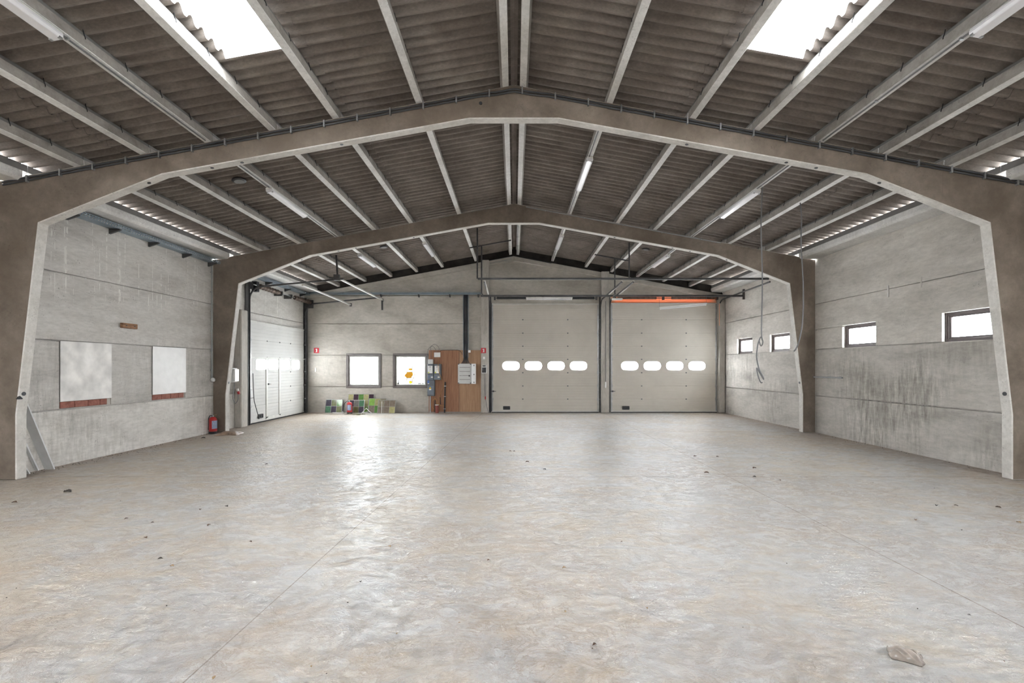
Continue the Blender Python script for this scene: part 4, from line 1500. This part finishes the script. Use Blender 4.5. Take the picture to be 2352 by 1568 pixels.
for z in (515, 692, 848):
    ebox(MB(), 1040, 1054, z - 12, z + 12, 0.232, 0.25).build('door_lock', M['dark_trim'], d_o)
# pipes and cables of the corner
conduit('grey pipe from the fuse box down to the floor', [(ex(168), PY - 0.06, ez(1125)), (ex(168), PY - 0.06, 0.0)], 0.022, 'conduit', name='pipe', cat='pipe')
conduit('black standpipe with pale clamps on the wooden panel', [(ex(464), PY - 0.04, ez(845)), (ex(455), PY - 0.04, ez(1200)), (ex(450), PY - 0.04, 0.0)], 0.027, 'black',
        [((ex(463), PY - 0.04, ez(925)), (0.075, 0.07, 0.03)), ((ex(457), PY - 0.04, ez(1132)), (0.075, 0.07, 0.03)), ((ex(451), PY - 0.04, ez(1378)), (0.075, 0.07, 0.03))], name='pipe', cat='pipe')
t = thing('floor_duct', 'stubby red brown duct rising from the floor by the wooden panel', 'duct', (ex(307), PY - 0.12, 0))
MB().lathe([(0.062, 0), (0.062, 0.30)], (ex(307), PY - 0.12, 0), 20).build('duct', M['red_duct'], t)
MB().lathe([(0.072, 0.28), (0.072, 0.305), (0.05, 0.306)], (ex(307), PY - 0.12, 0), 20).build('collar', M['white_plastic'], t)


def wire(label, pts, r, m, yoff=0.04):
    P = [(ex(a), PY - (q if (q := (e[0] if e else yoff)) else 0), ez(c)) for a, c, *e in pts]
    return tag(MB().tube(smooth_path(P, 7), r, 6).build('cable', M[m]), label, 'cable', 'cables on the wooden panel')


wire('orange cable looping from the cream junction box down the wooden panel', [(330, 350, 0.05), (330, 430, 0.06), (335, 520, 0.19), (350, 640, 0.2), (385, 730, 0.2), (425, 830, 0.12), (432, 900, 0.05), (400, 1000, 0.03), (365, 1090, 0.03), (355, 1200, 0.05), (345, 1290, 0.1)], 0.007, 'yellow_cable')
wire('orange cable arching over the red duct', [(245, 1390, 0.03), (200, 1330, 0.03), (205, 1240, 0.03), (255, 1170, 0.05), (300, 1210, 0.1), (318, 1300, 0.12)], 0.008, 'yellow_cable')
wire('brown cable lying from the red duct to the black standpipe', [(300, 1290, 0.12), (345, 1280, 0.14), (385, 1310, 0.12), (440, 1318, 0.05)], 0.010, 'yellow_cable')
wire('black cable stub standing behind the red duct', [(368, 1290, 0.05), (366, 1220, 0.04), (362, 1150, 0.04)], 0.014, 'cable')
wire('black cable stub standing left of the red duct', [(258, 1440, 0.05), (258, 1300, 0.05), (262, 1205, 0.05)], 0.016, 'cable')
wire('grey cable arching left from the cream junction box to the window edge', [(290, 255, 0.05), (262, 180, 0.04), (210, 132, 0.03), (150, 160, 0.03), (112, 230, 0.03), (100, 330, 0.02), (110, 450, 0.03)], 0.006, 'grey_cable')
wire('grey cable arching from the cream box to the small grey box', [(338, 255, 0.05), (335, 160, 0.04), (280, 102, 0.03), (220, 105, 0.03), (175, 150, 0.03), (180, 250, 0.03), (180, 392, 0.05)], 0.006, 'grey_cable')
wire('dark cable along the top edge of the wooden panel', [(360, 240, 0.04), (400, 212, 0.02), (560, 210, 0.02), (720, 212, 0.02), (780, 250, 0.03), (805, 300, 0.04)], 0.007, 'cable')

# control box with its cables on the gable post
t = thing('control_box', 'grey door control box with a dark panel on the gable post', 'control box', (ex(1250), YB - 0.2, ez(675)))
MB().box(ex(1195), ex(1292), YB - 0.29, YB - 0.2, ez(675), ez(500)).build('housing', M['grey_plastic'], t, bevel=0.012)
MB().box(ex(1206), ex(1286), YB - 0.297, YB - 0.29, ez(655), ez(555)).build('dark_panel', M['dark_trim'], t, bevel=0.003)
MB().box(ex(1215), ex(1275), YB - 0.297, YB - 0.29, ez(535), ez(515)).build('top_strip', M['dark_trim'], t)
for z in (565, 585, 605):
    MB().cyl((ex(1224), YB - 0.302, ez(z)), (ex(1224), YB - 0.296, ez(z)), 0.006, 8).build('button', M['sign_white'], t)
tag(MB().box(ex(1222), ex(1262), YB - 0.24, YB - 0.2, ez(392), ez(340)).build('socket_outlet', M['white_plastic'], bevel=0.006), 'white outlet on the gable post below the fire sign', 'outlet')
P_ = [(1245, 680), (1250, 800), (1255, 950), (1262, 1100), (1285, 1250), (1310, 1380), (1330, 1450)]
tag(MB().tube(smooth_path([(ex(a), YB - 0.22, ez(c)) for a, c in P_], 6), 0.008, 6).build('cable', M['grey_cable']), 'grey cable running down the gable post from the control box', 'cable')
P_ = [(1272, 680), (1272, 800), (1270, 950), (1270, 1110)]
tag(MB().tube(smooth_path([(ex(a), YB - 0.235, ez(c)) for a, c in P_], 6), 0.006, 6).build('cable', M['grey_cable']), 'short grey cable ending in a red pull knob on the gable post', 'cable')
tag(MB().lathe([(0.012, 0), (0.02, 0.02), (0.02, 0.09), (0.01, 0.12)], (ex(1270), YB - 0.235, ez(1185)), 12).build('pull_knob', M['red']), 'red pull knob on a cable, gable post', 'knob')
for i in range(5):
    x = -0.925 + 0.022 * i
    P_ = [(x, YB - 0.12, 4.25 - 0.05 * i), (x + 0.004, YB - 0.13, 3.2), (x, YB - 0.12, 2.0), (x + 0.003, YB - 0.13, 0.9), (x + 0.01, YB - 0.12, 0.05)]
    tag(MB().tube(smooth_path(P_, 5), 0.009, 6).build('cable', M['cable']), 'black cable of the upright bundle between the gable post and the left grey door', 'cable', 'black cables beside the left grey door')
# middle post cable and switch
conduit('thin grey conduit on the middle gable post', [(3.36, YB - 0.215, 4.1), (3.36, YB - 0.215, 1.15)], 0.010, 'grey_cable')
tag(MB().box(3.325, 3.375, YB - 0.24, YB - 0.196, 0.92, 1.14).build('light_switch', M['white_plastic'], bevel=0.008), 'white switch low on the middle gable post', 'switch')

# control gear by the white side door
t = thing('control_box', 'white and grey door control box beside the farther left column', 'control box', (-7.7, 12.5, 1.3))
MB().box(-7.75, -7.62, 12.42, 12.72, 1.27, 1.66).build('housing', M['grey_plastic'], t, bevel=0.01)
MB().box(-7.62, -7.56, 12.50, 12.70, 1.29, 1.63).build('cover', M['white_plastic'], t, bevel=0.012)
for i, x in enumerate((12.46, 12.56, 12.64)):
    conduit('grey conduit rising from the side door control box, %s from the column' % ORD[i], [(-7.73, x, 1.66), (-7.73, x, 4.3)], 0.012, 'conduit', group='conduits over the side door control box')
pts = [(-7.6, 12.55, 1.27), (-7.58, 12.5, 1.1), (-7.58, 12.45, 0.85), (-7.58, 12.56, 0.70), (-7.58, 12.68, 0.80), (-7.58, 12.68, 1.0)]
tag(MB().tube(smooth_path(pts, 6), 0.010, 6).build('cable', M['grey_cable']), 'grey cable looping under the side door control box', 'cable')
t = thing('power_plug', 'red and white plug hanging under the side door control box', 'plug', (-7.57, 12.66, 0.98))
MB().cyl((-7.57, 12.62, 1.10), (-7.57, 12.67, 1.01), 0.03, 12).build('plug_body', M['white_plastic'], t)
MB().cyl((-7.57, 12.66, 1.03), (-7.57, 12.70, 0.95), 0.034, 12).build('plug_cap', M['red'], t)


# ------------------------------------------------------------------ fire extinguishers
def extinguisher(label, x, y, h, r, hose, facing):
    t = thing('fire_extinguisher', label, 'fire extinguisher', (x, y, 0), 'red fire extinguishers')
    MB().lathe([(r * 0.9, 0), (r * 1.02, 0.01), (r * 1.02, h * 0.12)], (x, y, 0), 28).build('base_ring', M['black'], t)
    prof = [(r, h * 0.12), (r, h * 0.74)]
    for k in range(1, 8):
        a = R(90 * k / 8)
        prof.append((r * math.cos(a), h * 0.74 + r * 0.85 * math.sin(a)))
    MB().lathe(prof, (x, y, 0), 28).build('cylinder', M['red'], t)
    zt = h * 0.74 + r * 0.83
    MB().lathe([(0.022, zt - 0.01), (0.022, zt + 0.03), (0.014, zt + 0.04)], (x, y, 0), 14).build('valve', M['steel'], t)
    mb = MB()
    mb.beam((x - 0.01, y, zt + 0.03), (x + 0.09, y, zt + 0.055), 0.018, 0.010)
    mb.beam((x - 0.01, y, zt + 0.012), (x + 0.08, y, zt + 0.012), 0.016, 0.010)
    mb.build('handle', M['straw'] if hose == 'short' else M['black'], t)
    # wrapped paper label
    n = 10
    v = []
    for k in range(n + 1):
        a = facing - R(48) + R(96) * k / n
        for z in (h * 0.27, h * 0.70):
            v.append((x + (r + 0.001) * math.cos(a), y + (r + 0.001) * math.sin(a), z))
    MB().add(v, [(2 * k, 2 * k + 2, 2 * k + 3, 2 * k + 1) for k in range(n)], True).build('label', M['label_blue'], t)
    if hose == 'short':
        pts = [(x, y - 0.02, zt + 0.02), (x - 0.05, y - 0.03, zt + 0.035), (x - 0.09, y - 0.03, zt - 0.03), (x - r - 0.01, y - 0.02, h * 0.6), (x - r - 0.012, y - 0.02, h * 0.2)]
        MB().tube(smooth_path(pts, 6), 0.009, 8).build('hose', M['black'], t)
    else:
        pts = [(x, y - 0.02, zt + 0.02), (x - 0.08, y - 0.03, zt + 0.03), (x - 0.17, y - 0.03, zt - 0.05), (x - 0.21, y - 0.03, h * 0.5), (x - 0.235, y - 0.03, 0.06), (x - 0.25, y - 0.03, 0.02)]
        MB().tube(smooth_path(pts, 6), 0.011, 8).build('hose', M['black'], t)
        MB().cyl((x - 0.238, y - 0.03, 0.09), (x - 0.25, y - 0.03, 0.015), 0.016, 10).build('nozzle', M['white_plastic'], t)
    return t


extinguisher('red fire extinguisher on the floor at the foot of the farther left column', -7.64, 11.72, 0.47, 0.092, 'short', R(-25))
extinguisher('red fire extinguisher among the stained glass panels by the back wall', (803 - VX) * 16.75 / F, 16.75, 0.46, 0.092, 'long', R(-85))

# ------------------------------------------------------------------ stained glass panels
GC = {'k': (0.36, 0.34, 0.17), 'p': (0.055, 0.03, 0.045), 'd': (0.05, 0.042, 0.065), 'g': (0.10, 0.22, 0.055), 'l': (0.20, 0.36, 0.08), 'o': (0.14, 0.155, 0.07),
      't': (0.07, 0.17, 0.10), 's': (0.17, 0.17, 0.16), 'b': (0.19, 0.155, 0.125), 'w': (0.25, 0.22, 0.16)}
for k_, c_ in GC.items():
    M['glass_' + k_] = plain('stained glass ' + k_, c_, 0.12, 0, 0.12, 14)


def leaded(label, x0, w, h, rows, base_y, lean, zb=0.0, edge='came'):
    """rows: strings of colour letters, top row first; the panel leans back against the wall"""
    t = thing('stained_glass_panel', label, 'glass panel', (x0, base_y, zb), 'stained glass panels', rot=(-R(lean), 0, 0))
    nr = len(rows)
    nc = len(rows[0])
    for j, row in enumerate(rows):
        for i, ch in enumerate(row):
            a, b_ = w * i / nc, w * (i + 1) / nc
            d, c = h * (nr - j) / nr, h * (nr - j - 1) / nr
            MB().box(a + 0.003, b_ - 0.003, -0.002, 0.002, c + 0.003, d - 0.003).build('glass_pane', M['glass_' + ch], t, local=True)
    mb = MB()
    for i in range(1, nc):
        mb.box(w * i / nc - 0.005, w * i / nc + 0.005, -0.004, 0.004, 0, h)
    for j in range(1, nr):
        mb.box(0, w, -0.004, 0.004, h * j / nr - 0.005, h * j / nr + 0.005)
    mb.build('lead_came', M['came'], t, local=True)
    mb = MB()
    e = 0.014
    for q in ((-e, w + e, -0.0, e), (-e, w + e, h - e, h), (-e, 0.002, e, h - e), (w - 0.002, w + e, e, h - e)):
        mb.box(q[0], q[1], -0.006, 0.006, q[2], q[3])
    mb.build('edge_strip', M[edge], t, local=True)
    return t


leaded('small square stained glass panel of dark and green panes, left end', (746.7 - VX) * 17.0 / F, 0.60, 0.50, ['dog', 'tdo'], 17.0, 14)
leaded('tallest stained glass panel at the back of the row, behind the framed one', (798.5 - VX) * 17.02 / F, 0.94, 0.70, ['kpgkp', 'dktkg', 'tgolp'], 16.98, 12)
leaded('white framed stained glass panel standing just behind the fire extinguisher', (799.5 - VX) * 16.86 / F, 0.56, 0.49, ['dst', 'sod'], 16.86, 13, edge='frame_white')
leaded('green and khaki stained glass panel right of the white framed one', (846 - VX) * 16.9 / F, 0.62, 0.55, ['lkw', 'bgb'], 16.9, 15)
leaded('dull brown stained glass panel, right end of the row', (867 - VX) * 16.8 / F, 0.62, 0.50, ['wbb', 'bbk'], 16.8, 18)
tag(MB().beam((-4.80, 16.72, 0.0), (-4.83, 16.87, 0.43), 0.02, 0.02).build('came_strip', M['frame_white']), 'loose pale strip leaning on the right edge of the brown glass panel', 'strip')
# scraps at their feet
def shard(label, pts, z, m, th=0.006):
    return tag(MB().prism(pts, z, z + th, 'z').build('glass_shard', M[m]), label, 'glass shard', 'broken glass on the floor')


shard('pale broken glass sheet lying on the floor before the fire extinguisher', [(-6.02, 16.35), (-5.5, 16.3), (-5.3, 16.45), (-5.45, 16.62), (-5.9, 16.62)], 0.004, 'glass_w', 0.012)
shard('small green glass scrap on the floor before the white framed panel', [(-5.55, 16.2), (-5.42, 16.18), (-5.40, 16.24), (-5.5, 16.27)], 0.001, 'glass_o')
t = thing('bent_came', 'bent pale lead frame lying twisted before the white framed panel', 'lead frame', (-5.25, 16.5, 0))
MB().tube([(-5.46, 16.5, 0.03), (-5.30, 16.55, 0.21), (-5.18, 16.52, 0.10), (-5.05, 16.5, 0.012)], 0.012, 6).build('came_rod', M['frame_white'], t)
MB().tube([(-5.46, 16.5, 0.03), (-5.36, 16.42, 0.06), (-5.22, 16.45, 0.09)], 0.010, 6).build('came_rod', M['frame_white'], t)
tag(MB().box(-6.62, -6.2, 16.82, 16.86, 0.0, 0.035).build('came_strip', M['frame_white']), 'white strip lying on the floor under the dark and green glass panel', 'strip')
tag(MB().tube([(-6.18, 16.86, 0.01), (-6.22, 16.98, 0.5)], 0.008, 6).build('came_strip', M['came']), 'thin grey strip leaning beside the dark and green glass panel', 'strip')

# ------------------------------------------------------------------ litter on the floor
def crumple(name, label, cat, loc, lx, ly, hz, rot, m, seed, nx=22, ny=14, pinch=True):
    rnd = random.Random(seed)
    waves = [(rnd.uniform(2, 9), rnd.uniform(2, 9), rnd.uniform(0, 6.3), rnd.uniform(0.3, 1)) for _ in range(7)]
    top, bot = [], []
    for i in range(nx + 1):
        for j in range(ny + 1):
            u, v = i / nx * 2 - 1, j / ny * 2 - 1
            edge = max(0.0, (1 - abs(u) ** 3)) * max(0.0, (1 - abs(v) ** 2.5))
            wv = sum(a * abs(math.sin(k1 * u + k2 * v + ph)) for k1, k2, ph, a in waves) / 4
            z = hz * (0.45 * edge + 0.55 * wv * (edge ** 0.5))
            sx = 1 + 0.06 * math.sin(5 * v + seed)
            sy = (1 - 0.18 * (1 - abs(u)) if pinch else 1 + 0.25 * math.sin(3 * u + seed))
            x, y = u * lx / 2 * sx, v * ly / 2 * sy
            flare = 0.35 * hz * max(0, abs(u) - 0.85) / 0.15 * abs(v) if pinch else 0.0
            top.append((x, y, 0.006 + z + flare))
            bot.append((x, y, 0.002 + flare * 0.8))
    n = len(top)
    fs = []
    for i in range(nx):
        for j in range(ny):
            a, b_, c, d = i * (ny + 1) + j, (i + 1) * (ny + 1) + j, (i + 1) * (ny + 1) + j + 1, i * (ny + 1) + j + 1
            fs += [(a, b_, c, d), (n + d, n + c, n + b_, n + a)]
    rim = [i * (ny + 1) for i in range(nx + 1)] + [nx * (ny + 1) + j for j in range(1, ny + 1)] + [i * (ny + 1) + ny for i in range(nx - 1, -1, -1)] + [j for j in range(ny - 1, 0, -1)]
    for k in range(len(rim)):
        a, b_ = rim[k], rim[(k + 1) % len(rim)]
        fs.append((a, n + a, n + b_, b_))
    mb = MB()
    mb.add(top + bot, fs, True)
    o = mb.build(name, m, local=True)
    o.location = loc
    o.rotation_euler = (0, 0, rot)
    return tag(o, label, cat)


crumple('plastic_pouch', 'crumpled shiny beige plastic pouch on the floor, lower right', 'plastic bag', fl(2079, 1512), 0.155, 0.105, 0.058, R(-33), M['bag'], 5, nx=40, ny=28)
crumple('plastic_sheet', 'crumpled brown plastic sheet at the foot of the farther left column', 'plastic sheet', (-7.12, 11.55, 0), 0.50, 0.42, 0.10, R(12), M['wrap'], 11, pinch=False)


def leaf(loc, size, rot, seed, m, label, name='dry_leaf', cat='leaf', grp='dry leaves on the floor'):
    rnd = random.Random(seed)
    n = 9
    l, r = [], []
    for k in range(n + 1):
        t_ = k / n
        wd = 0.30 * math.sin(math.pi * t_ ** 0.8) * (1 + 0.25 * rnd.uniform(-1, 1))
        zz = 0.12 * math.sin(math.pi * t_) + 0.12 * t_ * rnd.random()
        l.append((t_ - 0.5, wd, 0.02 + zz + wd * 0.45))
        r.append((t_ - 0.5, -wd, 0.02 + zz + wd * rnd.uniform(0.1, 0.6)))
    mid = [(t_ - 0.5, 0, 0.012 + 0.1 * math.sin(math.pi * t_)) for t_ in [k / n for k in range(n + 1)]]
    low = 0.03
    v = l + mid + r + [(x, y, z - low) for x, y, z in l + mid + r]
    N_ = n + 1
    fs = []
    for k in range(n):
        fs += [(k, k + 1, N_ + k + 1, N_ + k), (N_ + k, N_ + k + 1, 2 * N_ + k + 1, 2 * N_ + k)]
        o3 = 3 * N_
        fs += [(o3 + N_ + k, o3 + N_ + k + 1, o3 + k + 1, o3 + k), (o3 + 2 * N_ + k, o3 + 2 * N_ + k + 1, o3 + N_ + k + 1, o3 + N_ + k)]
        fs += [(k + 1, k, 3 * N_ + k, 3 * N_ + k + 1), (2 * N_ + k, 2 * N_ + k + 1, 5 * N_ + k + 1, 5 * N_ + k)]
    mb = MB()
    zmin = min(p[2] for p in v)
    mb.add([(x * size, y * size, (z - zmin) * size) for x, y, z in v], fs, True)
    o = mb.build(name, M[m], local=True)
    o.location = loc
    o.rotation_euler = (0, 0, rot)
    return tag(o, label, cat, grp)


LV = [(155, 1130, 22), (33, 1154, 14), (334, 1235, 13), (368, 1283, 13), (350, 1200, 8), (575, 1244, 11), (828, 1336, 10), (1122, 1286, 9), (480, 1206, 12), (612, 1066, 8), (1172, 1036, 7),
      (1211, 1061, 12), (1251, 1078, 10), (1623, 1086, 13), (1733, 1075, 12), (1733, 1095, 10), (1791, 1103, 8), (2103, 1194, 10), (2151, 1161, 10), (2196, 1161, 10), (2293, 1165, 13), (2208, 1217, 7),
      (1366, 1481, 16), (1361, 1489, 7), (2226, 1412, 8), (1428, 1244, 7), (1648, 1049, 8), (2108, 1398, 6), (2306, 1518, 6), (290, 1191, 10), (520, 1163, 12), (460, 1170, 9), (1596, 1048, 10), (1181, 1036, 6)]
PL = [(1298, 1404, 9), (1486, 1397, 10), (912, 1455, 9), (492, 1556, 14), (1296, 1304, 14), (1055, 1430, 7), (895, 1255, 12), (2340, 1200, 14), (715, 1530, 8), (395, 1300, 14)]
for i, (px, py, s) in enumerate(LV):
    p = fl(px, py)
    leaf(p, max(0.012, s * p.y / F * 0.8), random.uniform(0, 6.28), i, 'leaf' if i % 3 else 'clod', 'small dry brown leaf lying loose on the dusty floor')
for i, (px, py, s) in enumerate(PL):
    p = fl(px, py)
    leaf(p, max(0.012, s * p.y / F * 0.8), random.uniform(0, 6.28), 100 + i, 'straw', 'small pale bark chip lying loose on the dusty floor', 'bark_chip', 'chip', 'bark chips on the floor')
# crumbs of dirt along the foot of the walls
rnd = random.Random(3)
mb = MB()
for i in range(420):
    q = rnd.random()
    if q < 0.35:
        p = Vector((-HW + 0.03 + abs(rnd.gauss(0, 0.12)), rnd.uniform(7.2, 11.8), 0))
    elif q < 0.6:
        p = Vector((HW - 0.03 - abs(rnd.gauss(0, 0.10)), rnd.uniform(7.2, 16.8), 0))
    elif q < 0.75:
        p = Vector((rnd.uniform(-7.4, 7.4), YB - 0.35 - abs(rnd.gauss(0, 0.15)), 0))
    else:
        p = Vector((rnd.uniform(-6, 6), rnd.uniform(2.4, 14), 0))
    s = rnd.uniform(0.003, 0.011) if q < 0.75 else rnd.uniform(0.002, 0.006)
    a = rnd.uniform(0, 3.14)
    Mx = Matrix.Rotation(a, 3, 'Z')
    v = [p + Mx @ Vector(c) * s for c in ((-1, -0.7, 0), (1, -0.8, 0), (0.9, 0.8, 0), (-0.8, 0.9, 0), (0.1, 0, 0.9))]
    mb.add(v, [(0, 1, 2, 3), (0, 4, 1), (1, 4, 2), (2, 4, 3), (3, 4, 0)])
o = mb.build('dirt_crumbs', M['clod'])
tag(o, 'loose crumbs of dirt scattered over the floor and along the walls', 'dirt', kind='stuff')
for (px, py, lb) in ((458, 999, 'brown clod near the fire extinguisher, nearer the wall'), (467, 1006, 'dark clod near the fire extinguisher, on the open floor')):
    p = fl(px, py)
    leaf(p, 0.09, 0.3, int(px), 'clod', lb, 'clod', 'clod', None)
# rag stuffed in the socket of the nearer left column
crumple('black_rag', 'black rag stuck on the edge of the nearer left column', 'rag', (-7.37, Y1 - 0.0, 1.20), 0.05, 0.05, 0.05, 0, M['black'], 4)
